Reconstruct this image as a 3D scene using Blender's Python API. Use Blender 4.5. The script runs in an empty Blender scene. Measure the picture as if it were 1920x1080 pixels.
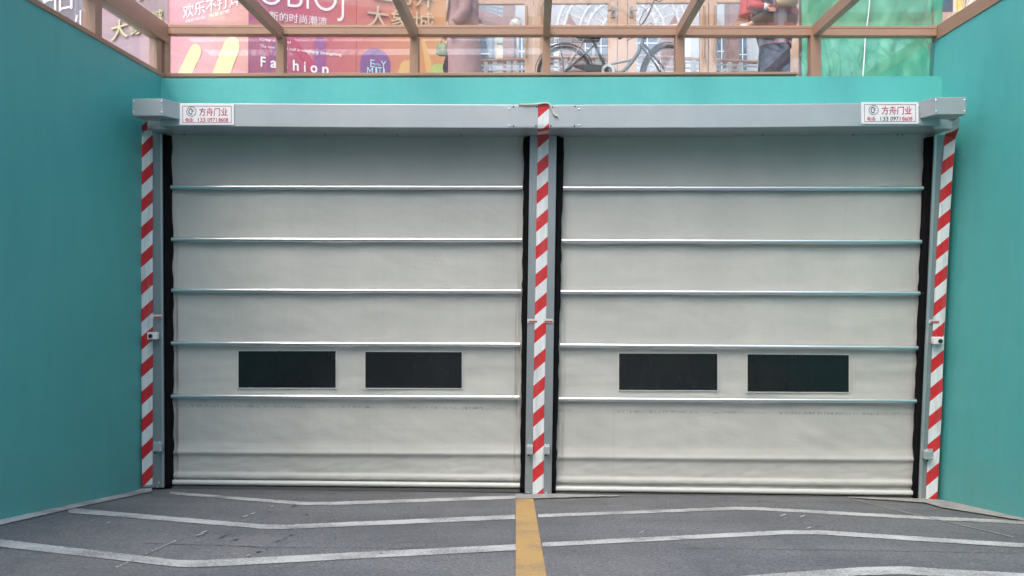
import bpy, bmesh, math, random
from mathutils import Vector, Matrix, noise
R = math.radians
rnd = random.Random(7)

# ------------------------------------------------------------------ camera, sky, sun, exposure
scene = bpy.context.scene
COL = scene.collection
FPX, CZ = 1420.0, 2.10                      # focal length in photo pixels, camera height over the door sill
YAW, ROLL = R(1.65), R(0.28)
cd = bpy.data.cameras.new('camera')
cam = bpy.data.objects.new('camera', cd)
COL.objects.link(cam)
CAMROT = Matrix.Rotation(YAW, 3, 'Z') @ Matrix.Rotation(R(90), 3, 'X') @ Matrix.Rotation(ROLL, 3, 'Z')
cam.matrix_world = Matrix.Translation((0, 0, CZ)) @ CAMROT.to_4x4()
cd.sensor_width = 36.0
cd.lens = FPX / 1920 * 36
cd.clip_end = 2000
cd.clip_start = 0.05
scene.camera = cam

SUN_EL, SUN_AZ = R(55), R(205)              # azimuth clockwise from +Y (behind the camera, to its left)
w = bpy.data.worlds.new('World')
scene.world = w
w.use_nodes = True
nt = w.node_tree
bg = nt.nodes['Background']
sky = nt.nodes.new('ShaderNodeTexSky')
sky.sky_type = 'NISHITA'
sky.sun_disc = False
sky.sun_elevation = SUN_EL
sky.sun_rotation = SUN_AZ
sky.air_density = 1.0
sky.dust_density = 3.4
sky.ozone_density = 0.7
nt.links.new(sky.outputs[0], bg.inputs[0])
bg.inputs[1].default_value = 0.15
sd = bpy.data.lights.new('sun', 'SUN')
sd.energy = 0.55
sd.angle = R(50)
sd.color = (1.0, 0.965, 0.92)
sun = bpy.data.objects.new('sun', sd)
COL.objects.link(sun)
sdir = Vector((math.sin(SUN_AZ) * math.cos(SUN_EL), math.cos(SUN_AZ) * math.cos(SUN_EL), math.sin(SUN_EL)))
sun.rotation_euler = (-sdir).to_track_quat('-Z', 'Y').to_euler()
sun.location = sdir * 30
scene.view_settings.view_transform = 'Standard'
scene.view_settings.look = 'None'
scene.view_settings.exposure = 1.66
scene.view_settings.gamma = 1.0
scene.cycles.use_denoising = True
scene.cycles.max_bounces = 10
scene.cycles.transparent_max_bounces = 24

# ------------------------------------------------------------------ measuring helpers
CAMLOC = Vector((0, 0, CZ))
def ray(px, py):
    return CAMROT @ Vector(((px - 960) / FPX, -(py - 540) / FPX, -1.0))
def at(px, py, Y):                          # the point of the upright plane y = Y seen at a photo pixel
    d = ray(px, py)
    return CAMLOC + d * (Y / d.y)
YS, SLOPE = 7.66, 0.155                     # the ramp meets the sill at y = YS and climbs towards the camera
def ramp_z(y):
    if y >= YS: return 0.0
    if y >= 3.0: return SLOPE * (YS - y)
    z3 = SLOPE * (YS - 3.0)
    if y >= -2.0: return z3
    return z3 + 0.17 * (-2.0 - y)
def on_ramp(px, py, up=0.0):
    d = ray(px, py)
    t = (SLOPE * YS + up - CZ) / (d.z + SLOPE * d.y)
    p = CAMLOC + d * t
    if p.y > YS:
        t = (up - CZ) / d.z
        p = CAMLOC + d * t
    return p
PLAZA = 4.26                                # level of the plaza above

# ------------------------------------------------------------------ mesh helpers
class MB:
    def __init__(self):
        self.v, self.f, self.m, self.uv = [], [], [], {}
    def add(self, vs, fs, mi=0):
        o = len(self.v)
        self.v += [tuple(p) for p in vs]
        for f in fs:
            self.f.append(tuple(o + i for i in f)); self.m.append(mi)
        return o
    def quad(self, a, b, c, d, mi=0):
        self.add([a, b, c, d], [(0, 1, 2, 3)], mi)
    def poly(self, pts, mi=0):
        self.add(pts, [tuple(range(len(pts)))], mi)
    def hexa(self, p, mi=0):                # eight corners: front four (counter-clockwise seen from the front), back four
        self.add(p, [(0, 1, 2, 3), (5, 4, 7, 6), (4, 0, 3, 7), (1, 5, 6, 2), (3, 2, 6, 7), (4, 5, 1, 0)], mi)
    def box(self, x0, x1, y0, y1, z0, z1, mi=0):
        self.hexa([(x0, y0, z0), (x1, y0, z0), (x1, y0, z1), (x0, y0, z1),
                   (x0, y1, z0), (x1, y1, z0), (x1, y1, z1), (x0, y1, z1)], mi)
    def slab(self, quad, depth, mi=0):      # four front corners bl, br, tr, tl pushed back along depth
        d = Vector(depth) if not isinstance(depth, (int, float)) else Vector((0, depth, 0))
        q = [Vector(p) for p in quad]
        self.hexa(q + [p + d for p in q], mi)
    def prism(self, pts, depth, mi=0):
        d = Vector(depth); n = len(pts)
        a = [Vector(p) for p in pts]
        fs = [tuple(range(n)), tuple(range(2 * n - 1, n - 1, -1))]
        fs += [(i, i + n, (i + 1) % n + n, (i + 1) % n) for i in range(n)]
        self.add(a + [p + d for p in a], fs, mi)
    def tube(self, pts, rad, seg=8, mi=0, closed=False):
        pts = [Vector(p) for p in pts]
        n = len(pts)
        rs = rad if isinstance(rad, (list, tuple)) else [rad] * n
        vs, up = [], None
        for i, p in enumerate(pts):
            if closed: t = pts[(i + 1) % n] - pts[i - 1]
            elif i == 0: t = pts[1] - p
            elif i == n - 1: t = p - pts[i - 1]
            else: t = (pts[i + 1] - p).normalized() + (p - pts[i - 1]).normalized()
            if t.length < 1e-9: t = Vector((0, 0, 1))
            t.normalize()
            if up is None:
                up = t.orthogonal().normalized()
            up = (up - t * up.dot(t))
            if up.length < 1e-6: up = t.orthogonal()
            up.normalize()
            s = t.cross(up)
            for k in range(seg):
                a = 2 * math.pi * k / seg
                vs.append(p + (up * math.cos(a) + s * math.sin(a)) * rs[i])
        fs = []
        for i in range(n if closed else n - 1):
            j = (i + 1) % n
            for k in range(seg):
                l = (k + 1) % seg
                fs.append((i * seg + k, i * seg + l, j * seg + l, j * seg + k))
        if not closed:
            fs.append(tuple(range(seg - 1, -1, -1)))
            fs.append(tuple((n - 1) * seg + k for k in range(seg)))
        self.add(vs, fs, mi)
    def ball(self, c, r, sx=1, sy=1, sz=1, seg=12, rings=8, mi=0):
        c = Vector(c); vs = [c + Vector((0, 0, r * sz))]
        for i in range(1, rings):
            a = math.pi * i / rings
            for k in range(seg):
                b = 2 * math.pi * k / seg
                vs.append(c + Vector((r * sx * math.sin(a) * math.cos(b), r * sy * math.sin(a) * math.sin(b), r * sz * math.cos(a))))
        vs.append(c - Vector((0, 0, r * sz)))
        fs = [(0, 1 + k, 1 + (k + 1) % seg) for k in range(seg)]
        for i in range(rings - 2):
            for k in range(seg):
                a = 1 + i * seg + k; b = 1 + i * seg + (k + 1) % seg
                fs.append((a, a + seg, b + seg, b))
        last = len(vs) - 1; o = 1 + (rings - 2) * seg
        fs += [(last, o + (k + 1) % seg, o + k) for k in range(seg)]
        self.add(vs, fs, mi)
    def loft(self, rings, seg=28, mi=0, fold=None, cap=True):   # rings: (cx, cy, z, rx, ry)
        vs, fs = [], []
        for i, (cx, cy, z, rx, ry) in enumerate(rings):
            for k in range(seg):
                a = 2 * math.pi * k / seg
                g = 1 + (fold(i / (len(rings) - 1), a) if fold else 0)
                vs.append((cx + rx * g * math.cos(a), cy + ry * g * math.sin(a), z))
        n = len(rings)
        for i in range(n - 1):
            for k in range(seg):
                l = (k + 1) % seg
                fs.append((i * seg + k, i * seg + l, (i + 1) * seg + l, (i + 1) * seg + k))
        if cap:
            fs.append(tuple(range(seg - 1, -1, -1)))
            fs.append(tuple((n - 1) * seg + k for k in range(seg)))
        self.add(vs, fs, mi)
    def grid(self, fn, nu, nv, mi=0):       # fn(u, v) in 0..1 gives a point; stores uv = (u, v)
        o = len(self.v)
        for j in range(nv + 1):
            for i in range(nu + 1):
                self.v.append(tuple(fn(i / nu, j / nv)))
                self.uv[len(self.v) - 1] = (i / nu, j / nv)
        for j in range(nv):
            for i in range(nu):
                a = o + j * (nu + 1) + i
                self.f.append((a, a + nu + 1, a + nu + 2, a + 1)); self.m.append(mi)
    def build(self, name, mats, parent=None, smooth=False, bevel=0, angle=40):
        me = bpy.data.meshes.new(name)
        me.from_pydata(self.v, [], self.f)
        for m_ in (mats if isinstance(mats, (list, tuple)) else [mats]):
            me.materials.append(m_)
        for p, mi in zip(me.polygons, self.m):
            p.material_index = mi
            p.use_smooth = smooth
        if self.uv:
            uvl = me.uv_layers.new(name='UVMap')
            for l in me.loops:
                uvl.data[l.index].uv = self.uv.get(l.vertex_index, (0, 0))
        me.update()
        if smooth:
            me.set_sharp_from_angle(angle=R(angle))
        o = bpy.data.objects.new(name, me)
        COL.objects.link(o)
        if parent is not None: put_under(o, parent)
        if bevel:
            b = o.modifiers.new('bevel', 'BEVEL')
            b.width = bevel; b.segments = 2; b.limit_method = 'ANGLE'
        return o

def put_under(o, parent):
    o.parent = parent
    loc = Vector((0, 0, 0)); q = parent
    while q is not None:
        loc += q.location; q = q.parent
    o.location = o.location - loc
def tag(o, label=None, cat=None, group=None, kind=None):
    if label: o['label'] = label
    if cat: o['category'] = cat
    if group: o['group'] = group
    if kind: o['kind'] = kind
    return o
def thing(name, label, cat, loc, group=None):
    o = bpy.data.objects.new(name, None)
    COL.objects.link(o)
    o.location = loc
    o.empty_display_size = 0.2
    return tag(o, label, cat, group)
def copy_tree(o, parent=None):
    c = o.copy(); COL.objects.link(c); c.parent = parent
    for ch in list(o.children): copy_tree(ch, c)
    return c

def text_geo(body, offset=0.0):
    cu = bpy.data.curves.new('lettering', 'FONT')
    cu.body = body; cu.offset = offset; cu.resolution_u = 4
    o = bpy.data.objects.new('lettering', cu); COL.objects.link(o)
    dg = bpy.context.evaluated_depsgraph_get()
    me = bpy.data.meshes.new_from_object(o.evaluated_get(dg))
    vs = [v.co.copy() for v in me.vertices]
    fs = [tuple(p.vertices) for p in me.polygons]
    bpy.data.objects.remove(o); bpy.data.curves.remove(cu); bpy.data.meshes.remove(me)
    x0 = min(v.x for v in vs); x1 = max(v.x for v in vs)
    y0 = min(v.y for v in vs); y1 = max(v.y for v in vs)
    return [((v.x - x0) / (x1 - x0), (v.y - y0) / (y1 - y0)) for v in vs], fs
def text_on(mb, body, fn, offset=0.0, mi=0):        # fn(u, v) maps the unit box of the words to space
    vs, fs = text_geo(body, offset)
    mb.add([fn(u, v) for u, v in vs], fs, mi)
def px_box(x0, y0, x1, y1, Y):                       # fn for an upright rectangle given by its photo corners
    a, b = at(x0, y1, Y), at(x1, y0, Y)
    return lambda u, v: Vector((a.x + (b.x - a.x) * u, Y, a.z + (b.z - a.z) * v))
def px_rect(x0, y0, x1, y1, Y):                      # bl, br, tr, tl
    return [at(x0, y1, Y), at(x1, y1, Y), at(x1, y0, Y), at(x0, y0, Y)]
def px_quad(bl, br, tr, tl, Y):
    return [at(*bl, Y), at(*br, Y), at(*tr, Y), at(*tl, Y)]

# ------------------------------------------------------------------ materials
def new_mat(name):
    m = bpy.data.materials.new(name); m.use_nodes = True
    return m, m.node_tree, m.node_tree.nodes['Principled BSDF']
def mat(name, col, rough=0.6, metal=0.0, var=0.0, vscale=4.0, bump=0.0, bscale=80.0, coat=0.0, spec=0.5, stretch=None, col2=None):
    m, t, p = new_mat(name)
    p.inputs['Base Color'].default_value = (*col, 1)
    p.inputs['Roughness'].default_value = rough
    p.inputs['Metallic'].default_value = metal
    p.inputs['Specular IOR Level'].default_value = spec
    p.inputs['Coat Weight'].default_value = coat
    tc = t.nodes.new('ShaderNodeTexCoord')
    vec = tc.outputs['Object']
    if stretch:
        mp = t.nodes.new('ShaderNodeMapping'); mp.inputs['Scale'].default_value = stretch
        t.links.new(vec, mp.inputs[0]); vec = mp.outputs[0]
    if var or col2:
        n = t.nodes.new('ShaderNodeTexNoise'); n.inputs['Scale'].default_value = vscale
        n.inputs['Detail'].default_value = 6; n.inputs['Roughness'].default_value = 0.6
        t.links.new(vec, n.inputs['Vector'])
        r = t.nodes.new('ShaderNodeValToRGB')
        r.color_ramp.elements[0].position = 0.3; r.color_ramp.elements[1].position = 0.7
        c2 = col2 or [c * (1 + var) for c in col]
        c1 = col if col2 else [c * (1 - var) for c in col]
        r.color_ramp.elements[0].color = (*c1, 1); r.color_ramp.elements[1].color = (*c2, 1)
        t.links.new(n.outputs['Fac'], r.inputs[0]); t.links.new(r.outputs[0], p.inputs['Base Color'])
    if bump:
        n2 = t.nodes.new('ShaderNodeTexNoise'); n2.inputs['Scale'].default_value = bscale
        n2.inputs['Detail'].default_value = 4
        t.links.new(vec, n2.inputs['Vector'])
        b = t.nodes.new('ShaderNodeBump'); b.inputs['Strength'].default_value = bump; b.inputs['Distance'].default_value = 0.01
        t.links.new(n2.outputs['Fac'], b.inputs['Height']); t.links.new(b.outputs[0], p.inputs['Normal'])
    return m
def math_node(t, op, a, b=None, c=None):
    n = t.nodes.new('ShaderNodeMath'); n.operation = op
    for i, x in enumerate((a, b, c)):
        if x is None: continue
        if isinstance(x, (int, float)): n.inputs[i].default_value = x
        else: t.links.new(x, n.inputs[i])
    return n.outputs[0]
def ramp_node(t, fac, stops):
    r = t.nodes.new('ShaderNodeValToRGB')
    e = r.color_ramp.elements
    while len(e) < len(stops): e.new(0.5)
    for el, (p, c) in zip(e, stops):
        el.position = p; el.color = (*c, 1) if len(c) == 3 else c
    t.links.new(fac, r.inputs[0])
    return r.outputs[0]
def noise_node(t, vec, scale, detail=4, rough=0.55):
    n = t.nodes.new('ShaderNodeTexNoise')
    n.inputs['Scale'].default_value = scale; n.inputs['Detail'].default_value = detail
    n.inputs['Roughness'].default_value = rough
    t.links.new(vec, n.inputs['Vector'])
    return n.outputs['Fac']
def mapped(t, vec, scale):
    mp = t.nodes.new('ShaderNodeMapping'); mp.inputs['Scale'].default_value = scale
    t.links.new(vec, mp.inputs[0]); return mp.outputs[0]
def mix_col(t, fac, a, b, mode='MIX'):
    n = t.nodes.new('ShaderNodeMix'); n.data_type = 'RGBA'; n.blend_type = mode
    if isinstance(fac, (int, float)): n.inputs[0].default_value = fac
    else: t.links.new(fac, n.inputs[0])
    for i, x in ((6, a), (7, b)):
        if isinstance(x, tuple): n.inputs[i].default_value = (*x, 1)
        else: t.links.new(x, n.inputs[i])
    return n.outputs[2]

def glass_mat(name, refl, tint=(1, 1, 1), rough=0.0, dirt=0.0):
    m, t, p = new_mat(name)
    t.nodes.remove(p)
    out = t.nodes['Material Output']
    tr = t.nodes.new('ShaderNodeBsdfTransparent'); tr.inputs[0].default_value = (*tint, 1)
    gl = t.nodes.new('ShaderNodeBsdfGlossy'); gl.inputs['Roughness'].default_value = rough
    fr = t.nodes.new('ShaderNodeFresnel'); fr.inputs[0].default_value = 1.5
    f = math_node(t, 'MULTIPLY', fr.outputs[0], refl)
    f = math_node(t, 'MINIMUM', f, 0.9)
    mx = t.nodes.new('ShaderNodeMixShader')
    t.links.new(f, mx.inputs[0]); t.links.new(tr.outputs[0], mx.inputs[1]); t.links.new(gl.outputs[0], mx.inputs[2])
    last = mx.outputs[0]
    if dirt:
        tc = t.nodes.new('ShaderNodeTexCoord')
        n = noise_node(t, tc.outputs['Object'], 3.0, 6)
        d = math_node(t, 'MULTIPLY', n, dirt)
        df = t.nodes.new('ShaderNodeBsdfDiffuse'); df.inputs[0].default_value = (0.7, 0.7, 0.7, 1)
        m2 = t.nodes.new('ShaderNodeMixShader')
        t.links.new(d, m2.inputs[0]); t.links.new(last, m2.inputs[1]); t.links.new(df.outputs[0], m2.inputs[2])
        last = m2.outputs[0]
    t.links.new(last, out.inputs[0])
    return m

def teal_mat():
    m, t, p = new_mat('teal_render')
    tc = t.nodes.new('ShaderNodeTexCoord'); v = tc.outputs['Object']
    big = noise_node(t, v, 0.8, 3)
    c = ramp_node(t, big, [(0.3, (0.073, 0.388, 0.370)), (0.7, (0.090, 0.436, 0.410))])
    streak = noise_node(t, mapped(t, v, (5, 5, 0.5)), 1.2, 5)
    c = mix_col(t, math_node(t, 'MULTIPLY', ramp_node(t, streak, [(0.5, (0, 0, 0)), (0.8, (1, 1, 1))]), 0.16), c, (0.05, 0.2, 0.22))
    roll = noise_node(t, mapped(t, v, (3, 3, 0.8)), 1.1, 6, 0.65)
    c = mix_col(t, math_node(t, 'MULTIPLY', ramp_node(t, roll, [(0.48, (0, 0, 0)), (0.75, (1, 1, 1))]), 0.28), c, (0.12, 0.46, 0.43))
    scuff = noise_node(t, mapped(t, v, (1, 1.5, 6)), 2.2, 6, 0.7)
    c = mix_col(t, math_node(t, 'MULTIPLY', ramp_node(t, scuff, [(0.66, (0, 0, 0)), (0.72, (1, 1, 1))]), 0.14), c, (0.04, 0.2, 0.21))
    dots = noise_node(t, v, 60, 2)
    c = mix_col(t, math_node(t, 'MULTIPLY', ramp_node(t, dots, [(0.74, (0, 0, 0)), (0.8, (1, 1, 1))]), 0.35), c, (0.04, 0.16, 0.17))
    sp = t.nodes.new('ShaderNodeSeparateXYZ'); t.links.new(v, sp.inputs[0])     # splash dirt along the foot of the walls
    hgt = math_node(t, 'ADD', sp.outputs[2], math_node(t, 'MULTIPLY', math_node(t, 'SUBTRACT', sp.outputs[1], 7.66), 0.155))
    foot = ramp_node(t, hgt, [(0.0, (1, 1, 1)), (0.12, (0.6, 0.6, 0.6)), (0.55, (0, 0, 0))])
    spl = ramp_node(t, noise_node(t, mapped(t, v, (1, 1, 1.5)), 3.0, 7, 0.7), [(0.36, (0, 0, 0)), (0.66, (1, 1, 1))])
    c = mix_col(t, math_node(t, 'MULTIPLY', math_node(t, 'MULTIPLY', foot, spl), 0.55), c, (0.20, 0.30, 0.29))
    t.links.new(c, p.inputs['Base Color'])
    p.inputs['Roughness'].default_value = 0.5
    b = t.nodes.new('ShaderNodeBump'); b.inputs['Strength'].default_value = 0.2; b.inputs['Distance'].default_value = 0.006
    h = math_node(t, 'ADD', noise_node(t, v, 120, 3), math_node(t, 'MULTIPLY', noise_node(t, v, 5, 3), 4))
    t.links.new(h, b.inputs['Height']); t.links.new(b.outputs[0], p.inputs['Normal'])
    return m
def asphalt_mat():
    m, t, p = new_mat('asphalt')
    tc = t.nodes.new('ShaderNodeTexCoord'); v = tc.outputs['Object']
    big = noise_node(t, mapped(t, v, (0.5, 1.6, 1)), 0.9, 5, 0.6)
    c = ramp_node(t, big, [(0.3, (0.098, 0.102, 0.110)), (0.7, (0.160, 0.162, 0.170))])
    grain = noise_node(t, v, 55, 5, 0.85)
    c = mix_col(t, 0.9, c, ramp_node(t, grain, [(0.34, (0.12, 0.12, 0.12)), (0.5, (0.5, 0.5, 0.5)), (0.66, (0.9, 0.9, 0.9))]), 'OVERLAY')
    pale = noise_node(t, v, 90, 1)
    c = mix_col(t, math_node(t, 'MULTIPLY', ramp_node(t, pale, [(0.72, (0, 0, 0)), (0.78, (1, 1, 1))]), 0.6), c, (0.36, 0.36, 0.36))
    spots = noise_node(t, mapped(t, v, (1, 1.3, 1)), 7.0, 4)
    c = mix_col(t, math_node(t, 'MULTIPLY', ramp_node(t, spots, [(0.69, (0, 0, 0)), (0.72, (1, 1, 1))]), 0.6), c, (0.05, 0.05, 0.055))
    dust = noise_node(t, mapped(t, v, (1, 0.25, 1)), 1.4, 5)
    c = mix_col(t, math_node(t, 'MULTIPLY', ramp_node(t, dust, [(0.52, (0, 0, 0)), (0.8, (1, 1, 1))]), 0.35), c, (0.24, 0.22, 0.2))
    track = noise_node(t, mapped(t, v, (1.6, 0.10, 1)), 1.1, 5)
    c = mix_col(t, math_node(t, 'MULTIPLY', ramp_node(t, track, [(0.52, (0, 0, 0)), (0.7, (1, 1, 1))]), 0.32), c, (0.065, 0.068, 0.074))
    blot = noise_node(t, v, 1.7, 6, 0.7)
    c = mix_col(t, math_node(t, 'MULTIPLY', ramp_node(t, blot, [(0.6, (0, 0, 0)), (0.7, (1, 1, 1))]), 0.22), c, (0.07, 0.07, 0.075))
    vo = t.nodes.new('ShaderNodeTexVoronoi'); vo.feature = 'DISTANCE_TO_EDGE'; vo.inputs['Scale'].default_value = 0.55
    wv = t.nodes.new('ShaderNodeVectorMath'); wv.operation = 'ADD'
    nz = t.nodes.new('ShaderNodeTexNoise'); nz.inputs['Scale'].default_value = 2.0; nz.inputs['Detail'].default_value = 5
    t.links.new(v, nz.inputs['Vector']); t.links.new(v, wv.inputs[0])
    sc_ = t.nodes.new('ShaderNodeVectorMath'); sc_.operation = 'SCALE'; sc_.inputs[3].default_value = 0.6
    t.links.new(nz.outputs['Color'], sc_.inputs[0]); t.links.new(sc_.outputs[0], wv.inputs[1])
    t.links.new(wv.outputs[0], vo.inputs['Vector'])
    crack = ramp_node(t, vo.outputs['Distance'], [(0.0, (1, 1, 1)), (0.006, (0, 0, 0))])
    c = mix_col(t, math_node(t, 'MULTIPLY', crack, 0.3), c, (0.05, 0.05, 0.055))
    t.links.new(c, p.inputs['Base Color'])
    p.inputs['Roughness'].default_value = 0.8
    b = t.nodes.new('ShaderNodeBump'); b.inputs['Strength'].default_value = 0.5; b.inputs['Distance'].default_value = 0.006
    t.links.new(math_node(t, 'ADD', grain, noise_node(t, v, 20, 3)), b.inputs['Height']); t.links.new(b.outputs[0], p.inputs['Normal'])
    return m
def paint_mat(name, col, under, wear=0.5):          # worn road paint: the asphalt grain shows through in specks
    m, t, p = new_mat(name)
    tc = t.nodes.new('ShaderNodeTexCoord'); v = tc.outputs['Object']
    n1 = noise_node(t, v, 60, 5, 0.8); n2 = noise_node(t, v, 2.5, 4)
    f = math_node(t, 'ADD', math_node(t, 'MULTIPLY', n1, 0.8), math_node(t, 'MULTIPLY', n2, 0.5))
    f = ramp_node(t, f, [(wear, (0, 0, 0)), (wear + 0.16, (1, 1, 1))])
    c = mix_col(t, f, under, col)
    t.links.new(c, p.inputs['Base Color']); p.inputs['Roughness'].default_value = 0.75
    b = t.nodes.new('ShaderNodeBump'); b.inputs['Strength'].default_value = 0.35; b.inputs['Distance'].default_value = 0.004
    t.links.new(n1, b.inputs['Height']); t.links.new(b.outputs[0], p.inputs['Normal'])
    return m
def fabric_mat(grime=0.7):
    m, t, p = new_mat('door_fabric')
    tc = t.nodes.new('ShaderNodeTexCoord'); v = tc.outputs['Object']; uv = tc.outputs['UV']
    sp = t.nodes.new('ShaderNodeSeparateXYZ'); t.links.new(uv, sp.inputs[0])
    big = noise_node(t, mapped(t, v, (1.2, 1, 0.6)), 1.6, 5, 0.6)
    c = ramp_node(t, big, [(0.3, (0.43, 0.428, 0.405)), (0.7, (0.482, 0.48, 0.452))])
    # soot scuffs in a ragged line under the lowest bar
    band = math_node(t, 'SUBTRACT', 1.0, math_node(t, 'MULTIPLY', math_node(t, 'ABSOLUTE', math_node(t, 'SUBTRACT', sp.outputs[1], 0.7695)), 170))
    band = math_node(t, 'MAXIMUM', band, 0.0)
    dash = ramp_node(t, noise_node(t, mapped(t, v, (60, 1, 25)), 1.5, 3), [(0.44, (0, 0, 0)), (0.62, (1, 1, 1))])
    long_ = ramp_node(t, noise_node(t, mapped(t, v, (2.5, 1, 0.1)), 1.0, 2), [(0.35, (0, 0, 0)), (0.55, (1, 1, 1))])
    g = math_node(t, 'MULTIPLY', math_node(t, 'MULTIPLY', dash, band), math_node(t, 'MULTIPLY', long_, 0.75))
    c = mix_col(t, g, c, (0.12, 0.12, 0.115))
    # rubbed dirt along both edges
    e = math_node(t, 'MINIMUM', sp.outputs[0], math_node(t, 'ADD', math_node(t, 'SUBTRACT', 1.0, sp.outputs[0]), 0.002))
    ed = ramp_node(t, e, [(0.008, (0.9, 0.9, 0.9)), (0.014, (0.35, 0.35, 0.35)), (0.022, (0.5, 0.5, 0.5)), (0.026, (1, 1, 1)), (0.031, (0, 0, 0))])
    en = ramp_node(t, noise_node(t, mapped(t, v, (20, 1, 1.2)), 2.0, 5), [(0.38, (0, 0, 0)), (0.68, (1, 1, 1))])
    low = ramp_node(t, sp.outputs[1], [(0.25, (0.15, 0.15, 0.15)), (0.6, (1, 1, 1))])
    c = mix_col(t, math_node(t, 'MULTIPLY', math_node(t, 'MULTIPLY', ed, en), math_node(t, 'MULTIPLY', low, grime)), c, (0.10, 0.09, 0.08))
    # faint vertical rain runs and horizontal rub lines
    run = ramp_node(t, noise_node(t, mapped(t, v, (22, 1, 0.5)), 1.3, 4), [(0.55, (0, 0, 0)), (0.8, (1, 1, 1))])
    c = mix_col(t, math_node(t, 'MULTIPLY', run, 0.16), c, (0.33, 0.33, 0.31))
    rub = ramp_node(t, noise_node(t, mapped(t, v, (0.6, 1, 30)), 1.5, 5), [(0.56, (0, 0, 0)), (0.72, (1, 1, 1))])
    c = mix_col(t, math_node(t, 'MULTIPLY', math_node(t, 'MULTIPLY', rub, low), 0.10), c, (0.30, 0.30, 0.28))
    t.links.new(c, p.inputs['Base Color']); p.inputs['Roughness'].default_value = 0.7; p.inputs['Specular IOR Level'].default_value = 0.3
    b = t.nodes.new('ShaderNodeBump'); b.inputs['Strength'].default_value = 0.16; b.inputs['Distance'].default_value = 0.005
    h = math_node(t, 'ADD', noise_node(t, v, 240, 2), math_node(t, 'MULTIPLY', noise_node(t, mapped(t, v, (1, 1, 1.6)), 5, 4), 6))
    t.links.new(h, b.inputs['Height']); t.links.new(b.outputs[0], p.inputs['Normal'])
    return m
def tape_mat():                                     # uv is in metres: x across, y along the tape
    m, t, p = new_mat('hazard_stripes')
    tc = t.nodes.new('ShaderNodeTexCoord')
    sp = t.nodes.new('ShaderNodeSeparateXYZ'); t.links.new(tc.outputs['UV'], sp.inputs[0])
    s = math_node(t, 'ADD', sp.outputs[1], math_node(t, 'MULTIPLY', sp.outputs[0], -0.88))
    s = math_node(t, 'FRACT', math_node(t, 'DIVIDE', s, 0.283))
    red = math_node(t, 'LESS_THAN', s, 0.48)
    n = noise_node(t, mapped(t, tc.outputs['Object'], (40, 40, 3)), 1.0, 4)
    white = ramp_node(t, n, [(0.3, (0.60, 0.63, 0.64)), (0.7, (0.76, 0.78, 0.79))])
    redc = ramp_node(t, n, [(0.3, (0.50, 0.020, 0.025)), (0.7, (0.62, 0.03, 0.035))])
    c = mix_col(t, red, white, redc)
    wear = ramp_node(t, noise_node(t, tc.outputs['Object'], 9.0, 8, 0.75), [(0.62, (0, 0, 0)), (0.68, (1, 1, 1))])
    c = mix_col(t, math_node(t, 'MULTIPLY', wear, 0.35), c, (0.45, 0.40, 0.39))
    grime = ramp_node(t, noise_node(t, mapped(t, tc.outputs['Object'], (6, 6, 1.2)), 2.0, 5), [(0.5, (0, 0, 0)), (0.8, (1, 1, 1))])
    c = mix_col(t, math_node(t, 'MULTIPLY', grime, 0.35), c, (0.20, 0.17, 0.16))
    t.links.new(c, p.inputs['Base Color'])
    p.inputs['Roughness'].default_value = 0.34
    b = t.nodes.new('ShaderNodeBump'); b.inputs['Strength'].default_value = 0.4; b.inputs['Distance'].default_value = 0.008
    t.links.new(n, b.inputs['Height']); t.links.new(b.outputs[0], p.inputs['Normal'])
    return m

TEAL = teal_mat()
ASPHALT = asphalt_mat()
WHITEP = paint_mat('worn_white_paint', (0.51, 0.51, 0.50), (0.2, 0.2, 0.205), 0.55)
YELLOWP = paint_mat('worn_yellow_paint', (0.47, 0.29, 0.10), (0.22, 0.18, 0.14), 0.49)
CONCRETE = mat('pale_concrete', (0.30, 0.29, 0.28), 0.9, var=0.25, vscale=6, bump=0.3, bscale=60)
PAVING = mat('plaza_paving', (0.34, 0.33, 0.32), 0.85, var=0.15, vscale=2, bump=0.2, bscale=30)
STEEL = mat('painted_steel', (0.43, 0.465, 0.485), 0.40, 0.4, var=0.05, vscale=3, bump=0.03, bscale=20)
STEEL_D = mat('door_frame_steel', (0.30, 0.335, 0.35), 0.42, 0.5, var=0.06, vscale=3, bump=0.03, bscale=20)
BRIGHT = mat('bright_aluminium', (0.80, 0.81, 0.84), 0.30, 1.0, bump=0.02, bscale=30)
SCREW = mat('screw_heads', (0.75, 0.76, 0.77), 0.3, 1.0)
SCREW_DK = mat('dark_screw_heads', (0.05, 0.055, 0.06), 0.5, 0.6)
FABRIC = fabric_mat(1.0)
FABRIC_CLEAN = fabric_mat(0.5)
VINYL = mat('dark_vinyl_pane', (0.007, 0.010, 0.011), 0.12, spec=0.45, bump=0.22, bscale=5, stretch=(2.5, 1, 0.6), vscale=2.0, col2=(0.012, 0.015, 0.016))  # paler streaks in the colour imitate faint reflections on the pane
WELD = mat('pane_weld', (0.50, 0.50, 0.475), 0.6)
RUBBER = mat('black_rubber', (0.006, 0.006, 0.007), 0.9, var=0.3, bump=0.1, spec=0.12)
TAPE = tape_mat()
TAN = mat('tan_powder_coat', (0.36, 0.208, 0.138), 0.42, var=0.05, vscale=2, bump=0.02, bscale=200)
TAN_DK = mat('tan_gasket', (0.10, 0.06, 0.05), 0.6)
SIGNW = mat('sign_white', (0.78, 0.78, 0.80), 0.35)
SIGNR = mat('sign_red', (0.50, 0.015, 0.06), 0.4)
SIGNK = mat('sign_dark', (0.06, 0.05, 0.07), 0.4)
WHITEPL = mat('white_plastic', (0.75, 0.75, 0.74), 0.35)
BLACKPL = mat('black_plastic', (0.015, 0.015, 0.017), 0.3)
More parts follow.
